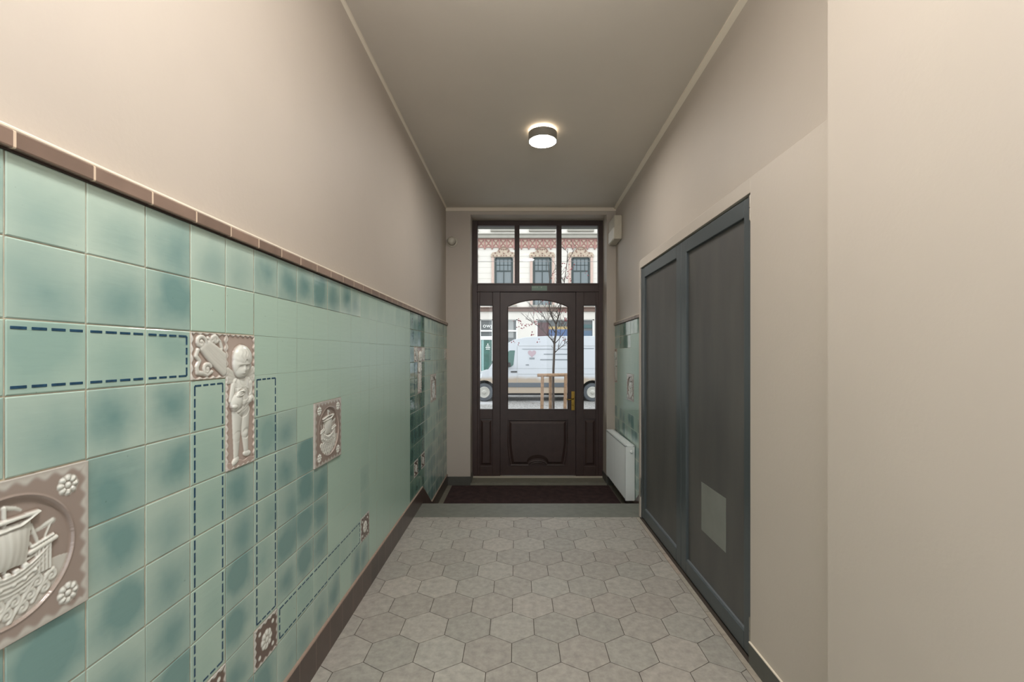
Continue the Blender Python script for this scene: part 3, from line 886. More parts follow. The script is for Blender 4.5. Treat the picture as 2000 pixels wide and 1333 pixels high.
relief('cherub', 'cherub_relief_tile', 4, 1, 4, 'nearest tall relief of a standing white cherub holding a jug', 'relief tile', 'cherub reliefs on the tiled walls')
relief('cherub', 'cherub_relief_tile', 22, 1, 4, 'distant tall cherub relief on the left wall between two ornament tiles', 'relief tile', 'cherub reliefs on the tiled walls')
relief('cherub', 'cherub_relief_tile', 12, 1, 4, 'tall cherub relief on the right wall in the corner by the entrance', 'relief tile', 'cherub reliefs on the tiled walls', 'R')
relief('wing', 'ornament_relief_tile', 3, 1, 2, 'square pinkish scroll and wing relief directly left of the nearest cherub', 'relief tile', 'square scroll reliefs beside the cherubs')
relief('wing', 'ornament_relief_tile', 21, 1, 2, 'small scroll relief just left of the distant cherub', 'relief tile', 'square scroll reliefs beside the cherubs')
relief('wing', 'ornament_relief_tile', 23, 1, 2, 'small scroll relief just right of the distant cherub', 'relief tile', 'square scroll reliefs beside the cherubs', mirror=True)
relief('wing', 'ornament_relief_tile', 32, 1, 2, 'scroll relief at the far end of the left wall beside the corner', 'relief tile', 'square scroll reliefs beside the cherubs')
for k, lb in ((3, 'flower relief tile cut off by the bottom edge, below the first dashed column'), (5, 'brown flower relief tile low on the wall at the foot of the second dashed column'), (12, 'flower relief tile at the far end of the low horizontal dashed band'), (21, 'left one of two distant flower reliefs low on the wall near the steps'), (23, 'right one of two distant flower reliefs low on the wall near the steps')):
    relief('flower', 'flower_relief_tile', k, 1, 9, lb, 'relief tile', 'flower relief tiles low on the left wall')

# dashed borders painted on the tiles
def dashes():
    mb = MB()
    xa, xb = -A + .0002, -A + .0016
    def dash_h(y0, y1, z):      # horizontal
        mb.box(xa, xb, y0, y1, z - .0028, z + .0028)
    def dash_v(z0, z1, y):
        mb.box(xa, xb, y - .0030, y + .0030, z0, z1)
    ins = .0155
    def hrow(k0, k1, z, lc=False, rc=False):
        for k in range(k0, k1 + 1):
            y0, y1 = col_y(k), col_y(k + 1)
            a = y0 + (ins if (k == k0 and lc) else .004); b = y1 - (ins if (k == k1 and rc) else .004)
            n = 4; st = (b - a) / n
            for i in range(n): dash_h(a + i * st + (.0 if i == 0 and k == k0 and lc else .004), a + (i + 1) * st - (.0 if i == n - 1 and k == k1 and rc else .004), z)
    def vcol(r0, r1, y):
        for r in range(r0, r1 + 1):
            a = ROWZ[r + 1] + (ins if r == r1 else .003); b = ROWZ[r] - (ins if r == r0 else .003)
            n = 4; st = (b - a) / n
            for i in range(n): dash_v(a + i * st + (.0 if r == r1 and i == 0 else .004), a + (i + 1) * st - (.0 if r == r0 and i == n - 1 else .004), y)
    def frame(k0, k1, r0, r1, left=True, right=True):
        hrow(k0, k1, ROWZ[r0] - ins, left, right); hrow(k0, k1, ROWZ[r1 + 1] + ins, left, right)
        if left: vcol(r0, r1, col_y(k0) + ins)
        if right: vcol(r0, r1, col_y(k1 + 1) - ins)
    frame(-14, 2, 2, 2, left=False)
    frame(3, 3, 3, 8); frame(5, 5, 3, 8); frame(6, 11, 9, 9)
    frame(21, 21, 3, 8); frame(23, 23, 3, 8); frame(24, 25, 2, 2)
    mb.build('dashed_border', M['dash'], wall_left, bevel=.0006, seg=1)
dashes()

# ------------------------------------------------------------------ entrance door
D = 6.05
def DXp(x): return (x - 1009) * D / F
def DZp(y): return CAMZ - (y - 691) * D / F
door = thing('door_1', (DXp(1050), D, DZp(931)), kind='structure', label='dark brown panelled entrance door with glass, sidelights and a three-part transom window')
def bxp(mb, x0, x1, y0, y1, d0=0.0, d1=.08):
    mb.box(DXp(x0), DXp(x1), D + d0, D + d1, DZp(y1), DZp(y0)); return mb
m = MB()
bxp(m, 922.5, 932.6, 431, 931.5); bxp(m, 1168.5, 1178.2, 431, 931.5); bxp(m, 932.6, 1168.5, 431, 441)
bxp(m, 932.6, 1168.5, 556, 570, -.012, .08)
m.build('door_frame', M['wood'], door, bevel=.005)
for x0 in (1005, 1087.3):
    m = MB(); bxp(m, x0, x0 + 9.6, 441, 556, .0, .08); bxp(m, x0 + 3, x0 + 6.6, 441, 556, -.010, .08)
    m.build('mullion', M['wood'], door, bevel=.004)
m = MB(); bxp(m, 974, 980, 571, 931, .062, .09); bxp(m, 1121, 1128, 571, 931, .062, .09); bxp(m, 974, 1128, 569, 573, .062, .09)
m.build('door_rebate', M['wood'], door)
m = MB(); bxp(m, 931, 1169, 553.8, 557, -.022, .0); bxp(m, 931, 1169, 568.3, 570.6, -.02, .0)
m.build('transom_moulding', M['wood'], door, bevel=.003)
for x0, x1 in ((932.6, 1005), (1014.6, 1087.3), (1096.9, 1168.5)):
    m = MB(); bxp(m, x0, x1, 441, 556, .045, .051)
    m.build('window_pane', M['glass'], door)
# sidelights
def sidelight(xa, xb, g0, g1, lab):
    m = MB()
    bxp(m, xa, g0, 570, 931.5); bxp(m, g1, xb, 570, 931.5)
    bxp(m, g0, g1, 570, 597); bxp(m, g0, g1, 800, 819); bxp(m, g0, g1, 911, 931.5); bxp(m, g0, g1, 819, 911, .02, .07)
    o = m.build('sidelight', M['wood'], door, bevel=.004)
    m = MB(); bxp(m, g0, g1, 597, 800, .045, .051); m.build('glass_pane', M['glass'], o)
    # glazing bead
    m = MB()
    for q in (( g0 - 1.6, 595.4, g1 + 1.6, 601.6, 0),):
        pass
    m.tube([(DXp(g0 - .6), D - .001, DZp(800.6)), (DXp(g0 - .6), D - .001, DZp(596.4)), (DXp(g1 + .6), D - .001, DZp(596.4)), (DXp(g1 + .6), D - .001, DZp(800.6))], .006, 6, True)
    m.build('glazing_bead', M['wood'], o)
    m = MB()
    x0_, x1_, z0_, z1_ = DXp(g0), DXp(g1), DZp(911), DZp(819)
    lo = [(x0_, D + .02, z0_), (x1_, D + .02, z0_), (x1_, D + .02, z1_), (x0_, D + .02, z1_)]
    i1, i2 = .018, .045
    md = [(x0_ + i1, D + .018, z0_ + i1), (x1_ - i1, D + .018, z0_ + i1), (x1_ - i1, D + .018, z1_ - i1), (x0_ + i1, D + .018, z1_ - i1)]
    hi = [(x0_ + i2, D - .002, z0_ + i2), (x1_ - i2, D - .002, z0_ + i2), (x1_ - i2, D - .002, z1_ - i2), (x0_ + i2, D - .002, z1_ - i2)]
    va = [m.bm.verts.new(p) for p in lo]; vb = [m.bm.verts.new(p) for p in md]; vc = [m.bm.verts.new(p) for p in hi]
    for A_, B_ in ((va, vb), (vb, vc)):
        for i in range(4): m.bm.faces.new([A_[i], A_[(i + 1) % 4], B_[(i + 1) % 4], B_[i]])
    m.bm.faces.new(vc)
    m.build('raised_panel', M['wood'], o)
sidelight(932.6, 976.8, 937, 962, 'left'); sidelight(1125, 1168.5, 1140, 1164, 'right')
# leaf
leaf = thing('door_leaf', (DXp(1051), D, DZp(929)), parent=door)
def arch_y(x):   # arch of the glass, px
    c = (991.7 + 1109) / 2; hwid = (1109 - 991.7) / 2
    sag = 13.5; Rr = (hwid ** 2 + sag ** 2) / (2 * sag)
    return 599.5 - (math.sqrt(Rr ** 2 - (x - c) ** 2) - (Rr - sag))
m = MB(); e = .004
bxp(m, 977.3, 991.7, 571.2, 929, .004, .06); bxp(m, 1109, 1124.4, 571.2, 929, .004, .06)
bxp(m, 991.7, 1109, 799.8, 819, .004, .06); bxp(m, 991.7, 1109, 911, 929, .004, .06); bxp(m, 991.7, 1109, 819, 911, .022, .055)
xs = [991.7 + (1109 - 991.7) * i / 24 for i in range(25)]
for a_, b_ in zip(xs, xs[1:]):
    m.hexa([(DXp(a_), D + .004, DZp(arch_y(a_))), (DXp(b_), D + .004, DZp(arch_y(b_))), (DXp(b_), D + .06, DZp(arch_y(b_))), (DXp(a_), D + .06, DZp(arch_y(a_)))],
           [(DXp(a_), D + .004, DZp(571.2)), (DXp(b_), D + .004, DZp(571.2)), (DXp(b_), D + .06, DZp(571.2)), (DXp(a_), D + .06, DZp(571.2))])
bmesh.ops.remove_doubles(m.bm, verts=m.bm.verts, dist=1e-5)
lf = m.build('leaf_frame', M['wood'], leaf)
m = MB()
pts = [(DXp(991.7), DZp(799.8)), (DXp(1109), DZp(799.8))] + [(DXp(x), DZp(arch_y(x))) for x in xs[::-1]]
m.prism(pts, lambda u, v, d: (u, D + d, v), .03, .036)
m.build('glass_pane', M['glass'], leaf)
m = MB(); m.tube([(u, D + .004, v) for u, v in pts], .007, 6, True); m.build('glazing_bead', M['wood'], leaf)
# lower panel of the leaf, waisted towards the bottom with an arched notch
def panel_outline(ins):
    L_, R_, T_, B_ = 991.5 + ins, 1108.5 - ins, 820 + ins, 910 - ins
    out = [(L_, T_), (R_, T_)]
    out += [(R_ - 5.5 * (max(0, (t_ - .5)) / .5) ** 1.5, T_ + (B_ - T_) * t_) for t_ in (.35, .5, .65, .8, .92, 1.0)]
    cxn = 1050; rn = 18 + ins * .45; hn = 8.5 + ins * .7
    out += [(cxn + rn * math.cos(a), B_ - hn * math.sin(a)) for a in [math.pi * i / 12 for i in range(13)]]
    out += [(L_ + 5.5 * (max(0, (t_ - .5)) / .5) ** 1.5, T_ + (B_ - T_) * t_) for t_ in (1.0, .92, .8, .65, .5, .35)]
    return out
m = MB()
oa = panel_outline(3.0); ob = panel_outline(7.5); oc = panel_outline(0.5)
va = [m.bm.verts.new((DXp(x), D + .021, DZp(y))) for x, y in oa]; vb = [m.bm.verts.new((DXp(x), D - .002, DZp(y))) for x, y in ob]
for i in range(len(va)):
    m.bm.faces.new([va[i], va[(i + 1) % len(va)], vb[(i + 1) % len(va)], vb[i]])
m.bm.faces.new(vb)
m.build('raised_panel', M['wood'], leaf)
m = MB(); m.tube([(DXp(x), D + .006, DZp(y)) for x, y in oc], .008, 6, True)
m.tube([(DXp(1050 + 13.5 * math.cos(a)), D + .004, DZp(909.5 - 6 * math.sin(a))) for a in [math.pi * i / 12 for i in range(13)]], .006, 6)
m.build('panel_moulding', M['wood'], leaf)
# handle
h = thing('door_handle', (DXp(1119), D, DZp(802)), parent=leaf)
m = MB(); bxp(m, 1115.6, 1122.6, 764.8, 802.2, -.006, .004); m.build('handle_plate', M['brass'], h, bevel=.004)
m = MB()
m.tube([(DXp(1119), D - .004, DZp(779)), (DXp(1119), D - .05, DZp(779)), (DXp(1117), D - .058, DZp(779)), (DXp(1112), D - .06, DZp(780.4)), (DXp(1105.5), D - .058, DZp(779.6))], [.009, .009, .009, .008, .006], 10)
m.lathe([(.013, 0), (.013, -.008), (.009, -.01)], (DXp(1119), D - .006, DZp(779)), 'y', 16)
m.lathe([(.010, 0), (.010, -.004)], (DXp(1119), D - .006, DZp(792)), 'y', 16)
m.build('handle_lever', M['brass'], h, smooth=True)
m = MB(); bxp(m, 923, 1178, 930.4, 933.2, -.02, .06); m.build('threshold_strip', mat('pale_threshold', (186, 178, 160), .4), door)
m = MB(); bxp(m, 1038.4, 1068.4, 559.0, 568.4, -.0145, -.012)
st = m.build('exit_sticker', mat('faded_green_sticker', (126, 152, 138), .5), door, label='faded pale green sticker above the door leaf')
m = MB()
for a_, b_ in ((1040, 1042), (1043.5, 1046), (1048, 1050), (1056, 1058.5)):
    bxp(m, a_, b_, 560.4, 563.4, -.0155, -.0143)
m.build('sticker_mark', mat('pale_marks', (168, 186, 172), .6), st)

# ------------------------------------------------------------------ closet doors
closet = thing('door_2', (1.10, 2.96, 0), kind='structure', label='anthracite double closet door with dark mesh panels in the right wall')
def mesh_mat():
    m = bpy.data.materials.new('fine_dark_mesh'); m.use_nodes = True
    nt = m.node_tree; b = nt.nodes['Principled BSDF']; L = nt.links.new
    tc = nt.nodes.new('ShaderNodeTexCoord'); n = nt.nodes.new('ShaderNodeTexNoise'); n.inputs['Scale'].default_value = 2.2; n.inputs['Detail'].default_value = 3
    mp = nt.nodes.new('ShaderNodeMapping'); mp.inputs['Scale'].default_value = (1, 2.5, .6); L(tc.outputs['Object'], mp.inputs[0]); L(mp.outputs[0], n.inputs['Vector'])
    mx = nt.nodes.new('ShaderNodeMix'); mx.data_type = 'RGBA'; L(n.outputs['Fac'], mx.inputs[0])
    mx.inputs[6].default_value = (*lin((62, 62, 62)), 1); mx.inputs[7].default_value = (*lin((98, 96, 91)), 1)
    L(mx.outputs[2], b.inputs['Base Color']); b.inputs['Roughness'].default_value = .5
    wv = nt.nodes.new('ShaderNodeTexChecker'); wv.inputs['Scale'].default_value = 420; L(tc.outputs['Object'], wv.inputs['Vector'])
    bp = nt.nodes.new('ShaderNodeBump'); bp.inputs['Strength'].default_value = .25; bp.inputs['Distance'].default_value = .001; L(wv.outputs['Fac'], bp.inputs['Height']); L(bp.outputs[0], b.inputs['Normal'])
    return m
M['mesh'] = mesh_mat()
zt, zb2 = CAMZ + .742, 0.012
m = MB()
m.box(1.098, 1.15, CY0, CY0 + .018, 0, zt + .01); m.box(1.098, 1.15, CY1 - .018, CY1, 0, zt + .01); m.box(1.112, 1.15, CY0, CY1, zt - .002, CT)
m.build('closet_frame', M['closet'], closet, bevel=.002)
def leaf_(y0, y1, st0, st1, bump_plate=False):
    # stiles st0 (near), st1 (far)
    o = thing('closet_door_leaf', (1.10, (y0 + y1) / 2, zb2), parent=closet)
    m = MB(); x0, x1 = 1.100, 1.140
    m.box(x0, x1, y0, y0 + st0, zb2, zt); m.box(x0, x1, y1 - st1, y1, zb2, zt)
    m.box(x0, x1, y0 + st0, y1 - st1, CAMZ + .658, zt); m.box(x0, x1, y0 + st0, y1 - st1, zb2, CAMZ - 1.345)
    m.build('leaf_frame', M['closet'], o, bevel=.004)
    m = MB(); m.box(1.118, 1.121, y0 + st0, y1 - st1, CAMZ - 1.345, CAMZ + .658); m.build('mesh_panel', M['mesh'], o)
    m = MB(); m.box(1.106, 1.118, y0 + st0, y1 - st1, CAMZ - 1.347, CAMZ - 1.338); m.build('glazing_bead', mat('lighter_edge', (110, 116, 120), .35), o)  # bottom bead coloured lighter than the closet frame
    if bump_plate:
        m = MB(); m.box(1.1165, 1.1178, 2.345, 2.655, CAMZ - 1.065, CAMZ - .775)
        m.build('vent_patch', mat('grey_patch', (122, 124, 118), .6, noise=.06, nscale=8), o, label='pale grey square patch')
    return o
leaf_(CY0 + .018, 2.94, .06, .085, True); leaf_(2.943, CY1 - .018, .085, .075)
for y, z0_, z1_ in ((CY0 + .004, CAMZ + .625, CAMZ + .738), (CY0 + .004, CAMZ - 1.36, CAMZ - 1.235), (CY1 - .004, CAMZ + .57, CAMZ + .665), (CY1 + .004, CAMZ - 1.26, CAMZ - 1.10)):
    m = MB(); zm = (z0_ + z1_) / 2
    m.lathe([(.007, 0), (.007, zm - z0_ - .002)], (1.094, y, z0_), 'z', 14); m.lathe([(.007, 0), (.007, z1_ - zm - .002)], (1.094, y, zm + .002), 'z', 14)
    m.lathe([(.0045, 0), (.0045, z1_ - z0_ + .008)], (1.094, y, z0_ - .004), 'z', 10)
    m.build('hinge', M['steel'], closet, smooth=False)

# ------------------------------------------------------------------ radiator
rad = thing('radiator', (1.22, 5.2, LAND), 'white steel panel radiator hung on the right wall beside the door mat', 'radiator')
X0, X1, Y0, Y1, Z0, Z1 = 1.163, 1.262, 4.69, 5.70, CAMZ - 1.575, CAMZ - .985
m = MB()
n = 28; prof = []
for i in range(n + 1):
    yy = Y0 + .02 + (Y1 - Y0 - .04) * i / n
    prof += [(X0 + .004, yy), (X0, yy + .008), (X0, yy + .020), (X0 + .004, yy + .028)] if i < n else [(X0 + .004, yy)]
prof += [(X0 + .02, Y1 - .02), (X0 + .02, Y0 + .02)]
m.prism(prof, lambda u, v, d: (u, v, d), Z0 + .012, Z1 - .025)
m.build('front_panel', M['white'], rad)
m = MB(); m.box(X0 + .07, X0 + .085, Y0 + .02, Y1 - .02, Z0 + .02, Z1 - .03); m.build('rear_panel', M['white'], rad)
m = MB(); m.box(X0, X1, Y0, Y0 + .004, Z0, Z1); m.box(X0, X0 + .004, Y0, Y0 + .022, Z0, Z1); m.build('side_cover', M['white'], rad, bevel=.002)
m = MB(); m.box(X0, X1, Y1 - .004, Y1, Z0, Z1); m.box(X0, X0 + .004, Y1 - .022, Y1, Z0, Z1); m.build('side_cover', M['white'], rad, bevel=.002)
m = MB()
m.box(X0, X0 + .018, Y0, Y1, Z1 - .012, Z1); m.box(X1 - .018, X1, Y0, Y1, Z1 - .012, Z1)
yy = Y0 + .01
while yy < Y1 - .01:
    m.box(X0 + .018, X1 - .018, yy, yy + .007, Z1 - .010, Z1 - .002); yy += .0145
m.build('top_grille', M['white'], rad, bevel=.0015)
m = MB(); m.lathe([(.016, 0), (.016, -.006), (.014, -.018), (.009, -.022)], (X0 + .062, Y0, Z1 - .065), 'y', 20)
m.build('vent_cap', M['white'], rad, smooth=False, bevel=.001)
for y_ in (Y0 + .15, Y1 - .19):
    m = MB(); m.box(X1 - .02, XRT(y_) - .004, y_, y_ + .04, Z0 + .1, Z1 - .1); m.build('bracket', M['white'], rad)
for y_ in (Y0 + .06, Y0 + .11):
    m = MB(); m.tube([(X0 + .05, y_, Z0 + .03), (X0 + .05, y_, LAND)], .009, 10); m.build('pipe', M['steel'], rad)

# ------------------------------------------------------------------ emergency light and siren
el = thing('emergency_light', (1.25, 5.57, CAMZ + 1.416), 'white box-shaped emergency light mounted high on the right wall near the door', 'emergency light')
m = MB(); m.box(1.205, XR(5.41) - .003, 5.41, 5.73, CAMZ + 1.416, CAMZ + 1.709); m.build('housing', mat('aged_offwhite_plastic', (196, 188, 170), .5, noise=.04, nscale=20), el, bevel=.004)
m = MB(); m.box(1.196, 1.206, 5.42, 5.72, CAMZ + 1.425, CAMZ + 1.56); m.build('diffuser', mat('white_diffuser', (224, 220, 208), .3), el, bevel=.003)
for x_ in (1.285, 1.22):
    m = MB(); m.lathe([(.004, 0), (.004, -.003)], (x_, 5.41, CAMZ + 1.435), 'y', 10); m.build('screw', M['steel'], el)

sr = thing('motion_detector', (-.855, YF, CAMZ + 1.41), 'round off-white wall-mounted motion detector in the upper left corner by the entrance', 'motion detector')
c = (-.850, YF, CAMZ + 1.472)
m = MB(); m.lathe([(.070, 0), (.070, -.012), (.060, -.022), (.054, -.022), (.052, -.030)], c, 'y', 36); m.build('base', M['offwhite'], sr, bevel=.002)
m = MB(); m.lathe([(.050, -.026), (.050, -.07), (.044, -.092), (.028, -.104), (.006, -.108)], c, 'y', 36); m.build('dome', M['offwhite'], sr, smooth=True)
m = MB(); m.lathe([(.0515, -.030), (.0515, -.037)], c, 'y', 36); m.build('ring_gap', M['darkgap'], sr)

# ------------------------------------------------------------------ ceiling lamps
def emis(name, col, s):
    m = bpy.data.materials.new(name); m.use_nodes = True; nt = m.node_tree; nt.nodes.clear()
    o = nt.nodes.new('ShaderNodeOutputMaterial'); e = nt.nodes.new('ShaderNodeEmission'); e.inputs[0].default_value = (*col, 1); e.inputs[1].default_value = s
    nt.links.new(e.outputs[0], o.inputs[0]); return m
M['lampface'] = emis('lamp_diffuser', (1.0, .96, .92), LAMP)
M['lamphalo'] = emis('lamp_back_glow', (1.0, .80, .58), LAMP * .1)
M['lampring'] = mat('satin_nickel', (150, 146, 138), .4, .35)
def lamp(x, y, label, R_=.121, face=None):
    z = CZ(y)
    o = thing('ceiling_lamp', (x, y, z), label, 'ceiling lamp', 'round ceiling lamps in the hall')
    m = MB()
    m.lathe([(R_ - .006, -.028), (R_, -.028), (R_, -.098), (R_ - .006, -.098), (R_ - .006, -.028)], (x, y, z), 'z', 64)
    bm = m.bm
    # remove the end caps
    bmesh.ops.delete(bm, geom=[f for f in bm.faces if len(f.verts) > 10], context='FACES_ONLY')
    m.build('ring', M['lampring'], o, smooth=False)
    m = MB(); m.lathe([(R_ - .006, -.04), (R_ - .006, -.0955)], (x, y, z), 'z', 64); m.build('diffuser', face or M['lampface'], o)
    m = MB(); m.lathe([(.085, .0), (.085, -.022)], (x, y, z), 'z', 48); m.build('mount_glow', M['lamphalo'], o)
    m = MB(); m.lathe([(R_ - .007, -.024), (R_ - .007, -.034)], (x, y, z), 'z', 48); m.build('back_plate', M['white'], o)
    return o
lamp(*LAMPS[0], 'round lit ceiling lamp with satin metal ring in front of the entrance door')
M['lampnear'] = emis('lamp_diffuser_strong', (1.0, .96, .92), LAMP * NEAR)
gx, gy = LAMPS[1]  # unseen globe added to brighten the near ceiling and walls
gl = thing('fill_globe_lamp', (gx, gy, CZ(gy)), 'unseen opal globe added above the camera as fill light', 'added fill lamp')
m = MB(); m.lathe([(.13 * math.sin(a), -.43 - .13 * math.cos(a)) for a in [math.pi * (i + .3) / 18.6 for i in range(19)]][::-1], (gx, gy, CZ(gy)), 'z', 32); m.build('globe', emis('fill_globe_opal', (1.0, .95, .91), GLOBE), gl, smooth=True)
m = MB(); m.lathe([(.05, 0), (.05, -.02), (.008, -.03), (.008, -.29), (.03, -.295), (.03, -.31)], (gx, gy, CZ(gy)), 'z', 20); m.build('stem', M['steel'], gl)
lamp(*LAMPS[2], 'round lit ceiling lamp straight above the camera, outside the picture', .15, M['lampnear'])

# ------------------------------------------------------------------ street
GZ = CAMZ - 1.86
def cobble_mat():
    m = bpy.data.materials.new('snow_dusted_cobbles'); m.use_nodes = True
    nt = m.node_tree; b = nt.nodes['Principled BSDF']; L = nt.links.new
    tc = nt.nodes.new('ShaderNodeTexCoord')
    v = nt.nodes.new('ShaderNodeTexVoronoi'); v.feature = 'DISTANCE_TO_EDGE'; v.inputs['Scale'].default_value = 8; L(tc.outputs['Object'], v.inputs['Vector'])
    mr = nt.nodes.new('ShaderNodeMapRange'); L(v.outputs['Distance'], mr.inputs[0]); mr.inputs[2].default_value = .12
    mx = nt.nodes.new('ShaderNodeMix'); mx.data_type = 'RGBA'; L(mr.outputs[0], mx.inputs[0]); mx.inputs[6].default_value = (*lin((84, 82, 80)), 1); mx.inputs[7].default_value = (*lin((150, 148, 144)), 1)
    n = nt.nodes.new('ShaderNodeTexNoise'); n.inputs['Scale'].default_value = .8; L(tc.outputs['Object'], n.inputs['Vector'])
    m2 = nt.nodes.new('ShaderNodeMix'); m2.data_type = 'RGBA'; r2 = nt.nodes.new('ShaderNodeMapRange'); L(n.outputs['Fac'], r2.inputs[0]); r2.inputs[1].default_value = .55; r2.inputs[2].default_value = .75
    L(r2.outputs[0], m2.inputs[0]); L(mx.outputs[2], m2.inputs[6]); m2.inputs[7].default_value = (*lin((186, 186, 188)), 1)
    L(m2.outputs[2], b.inputs['Base Color']); b.inputs['Roughness'].default_value = .7
    return m
m = MB(); m.box(-30, 30, 6.45, 27, GZ - .3, GZ); m.build('street', cobble_mat(), kind='structure', loc=(0, 0, 0), label='pale cobbled street outside the door')
m = MB(); m.box(-30, 30, 14.2, 14.4, GZ, GZ + .06); m.build('kerb', mat('granite_kerb', (170, 168, 164), .8, noise=.1), kind='structure', loc=(0, 0, 0), label='granite kerb outside')

# facade across the street
FD = 26.0
k_ = FD / F
def FX(x): return (x - 1009) * k_
def FZ(y): return CAMZ - (y - 691) * k_
bld = thing('townhouse', (2, FD, GZ), 'cream townhouse with pink carved window surrounds across the street', 'building')
cream = mat('cream_render', (206, 201, 192), .8, noise=.03, nscale=1.5)
grey = mat('grey_cornice_stone', (150, 146, 136), .8, noise=.05, nscale=3)
pink = mat('pink_terracotta', (152, 114, 106), .8, noise=.12, nscale=10)
beige = mat('carved_beige_stone', (172, 156, 138), .8, noise=.15, nscale=8)
white = mat('white_window_wood', (232, 232, 228), .6)
panes = mat('dark_window_glass', (112, 120, 122), .5, spec=.25)
brownst = mat('brown_stone_band', (112, 92, 82), .8, noise=.08)
m = MB()
XW0, XW1 = -13, 15
m.box(XW0, XW1, FD, FD + 4, FZ(604), 11.2)          # upper wall
m.box(XW0, XW1, FD, FD + 4, FZ(624), FZ(604))
# ground floor piers between the shop openings
open_ = [(-13 + 1.5, -13 + 6.0), (FX(936), FX(963.5)), (FX(966.5), FX(1011)), (FX(1047), FX(1112)), (FX(1130), FX(1161)), (8.0, 12.5)]
xs_ = [XW0] + [v for p in open_ for v in p] + [XW1]
for i in range(0, len(xs_), 2): m.box(xs_[i], xs_[i + 1], FD, FD + 4, GZ, FZ(624))
m.build('wall', cream, bld)
m = MB()
for zz in (488, 500, 511.5, 522, 533, 544, 555, 566, 577, 588): m.box(XW0, XW1, FD - .012, FD, FZ(zz + .6), FZ(zz))
m.build('rustication', mat('render_groove', (206, 200, 190), .85), bld)
m = MB(); m.box(XW0, XW1, FD - .25, FD, FZ(467), FZ(459)); m.box(XW0, XW1, FD - .32, FD, FZ(460.5), FZ(458.5)); m.build('cornice', grey, bld, bevel=.02)
m = MB(); m.box(XW0, XW1, FD - .12, FD, FZ(609), FZ(602)); m.box(XW0, XW1, FD - .22, FD, FZ(602.5), FZ(600.8)); m.build('string_course', brownst, bld, bevel=.02)
m = MB(); m.box(XW0, XW1, FD - .3, FD, 10.9, 11.3); m.build('roof_cornice', grey, bld)
# frieze of crossed lattice
m = MB(); m.box(XW0, XW1, FD - .03, FD, FZ(484), FZ(467)); m.build('frieze_band', mat('frieze_ground', (190, 174, 156), .8), bld)
m = MB()
m.box(XW0, XW1, FD - .07, FD - .03, FZ(469), FZ(467)); m.box(XW0, XW1, FD - .07, FD - .03, FZ(484.2), FZ(482.4))
st_ = 14.3 * k_; x = FX(947)
while x > XW0 + .3: x -= st_
while x < XW1 - .2:
    m.box(x - .05, x + .05, FD - .09, FD - .03, FZ(486.5), FZ(468))
    m.tube([(x, FD - .06, FZ(486.5)), (x, FD - .06, FZ(488.6))], [.05, .01], 6)
    for sgn in (1, -1):
        za_, zb_ = (FZ(482.4), FZ(469)) if sgn > 0 else (FZ(469), FZ(482.4))
        m.tube([(x + .06, FD - .05, za_), (x + st_ - .06, FD - .05, zb_)], .035, 5)
    x += st_
m.build('frieze_lattice', pink, bld)
# upper floor windows
def facade_window(cx, ytop, ybot, hood=True):
    xc = FX(cx); zt_, zb_ = FZ(ytop), FZ(ybot); hw_ = 15.8 * k_
    f = thing('window', (xc, FD, zb_), parent=bld)
    m = MB()
    m.box(xc - hw_ - .06, xc - hw_ + .05, FD - .05, FD, zb_, zt_); m.box(xc + hw_ - .05, xc + hw_ + .06, FD - .05, FD, zb_, zt_); m.box(xc - hw_, xc + hw_, FD - .05, FD, zt_ - .06, zt_ + .04); m.box(xc - .025, xc + .025, FD - .045, FD, zb_, zt_ - .8)
    m.box(xc - hw_, xc + hw_, FD - .045, FD, zt_ - .80, zt_ - .72); m.box(xc - hw_, xc + hw_, FD - .04, FD, zt_ - .42, zt_ - .39)
    for q in (-.5, 0, .5): m.box(xc + q * hw_ - .015, xc + q * hw_ + .015, FD - .04, FD, zt_ - .8, zt_)
    m.build('window_frame', mat('grey_green_sash', (108, 120, 120), .6) if not M.get('sash') else M['sash'], f)
    m = MB(); m.box(xc - hw_, xc + hw_, FD - .022, FD - .002, zb_, zt_); m.build('window_pane', panes, f)
    m = MB(); m.box(xc - hw_ - .24, xc - hw_ - .10, FD - .08, FD, zb_, zt_ + .1); m.box(xc + hw_ + .10, xc + hw_ + .24, FD - .08, FD, zb_, zt_ + .1)
    m.build('window_surround', M['pinkpale'], f)
    if hood:
        m = MB()
        m.box(xc - hw_ - .28, xc + hw_ + .28, FD - .12, FD, zt_ + .06, zt_ + .22)
        pts_ = [(-hw_ - .26, .22), (-hw_ - .2, .34), (-hw_ + .05, .36), (-.36, .44), (-.26, .56), (-.13, .66), (0, .69), (.13, .66), (.26, .56), (.36, .44), (hw_ - .05, .36), (hw_ + .2, .34), (hw_ + .26, .22)]
        m.prism([(xc + a_, zt_ + b_) for a_, b_ in pts_], lambda u, v, d: (u, d, v), FD - .10, FD)
        m.build('window_hood', beige, f, bevel=.015)
        m = MB()
        m.tube([(xc + .30 * math.cos(a_), FD - .12, zt_ + .40 + .26 * math.sin(a_)) for a_ in [math.pi * i / 10 for i in range(11)]], .035, 6)
        for a_, b_ in ((-.5, .3), (.5, .3), (-.25, .36), (.25, .36), (0, .28), (0, .50), (-.12, .52), (.12, .52), (-.62, .14), (-.4, .14), (-.15, .14), (0, .14), (.15, .14), (.4, .14), (.62, .14)): m.ball((xc + a_, FD - .11, zt_ + b_), .05)
        m.build('carving', M['carve'], f)
    m = MB(); m.box(xc - hw_ - .3, xc + hw_ + .3, FD - .16, FD, zb_ - .12, zb_); m.build('window_sill', grey, f, bevel=.01)
M['sash'] = mat('grey_green_sash', (64, 72, 72), .7, spec=.2)
M['carve'] = mat('brownish_carving', (140, 112, 100), .8, noise=.2, nscale=10)
M['pinkpale'] = mat('pale_pink_trim', (186, 162, 150), .8, noise=.06)
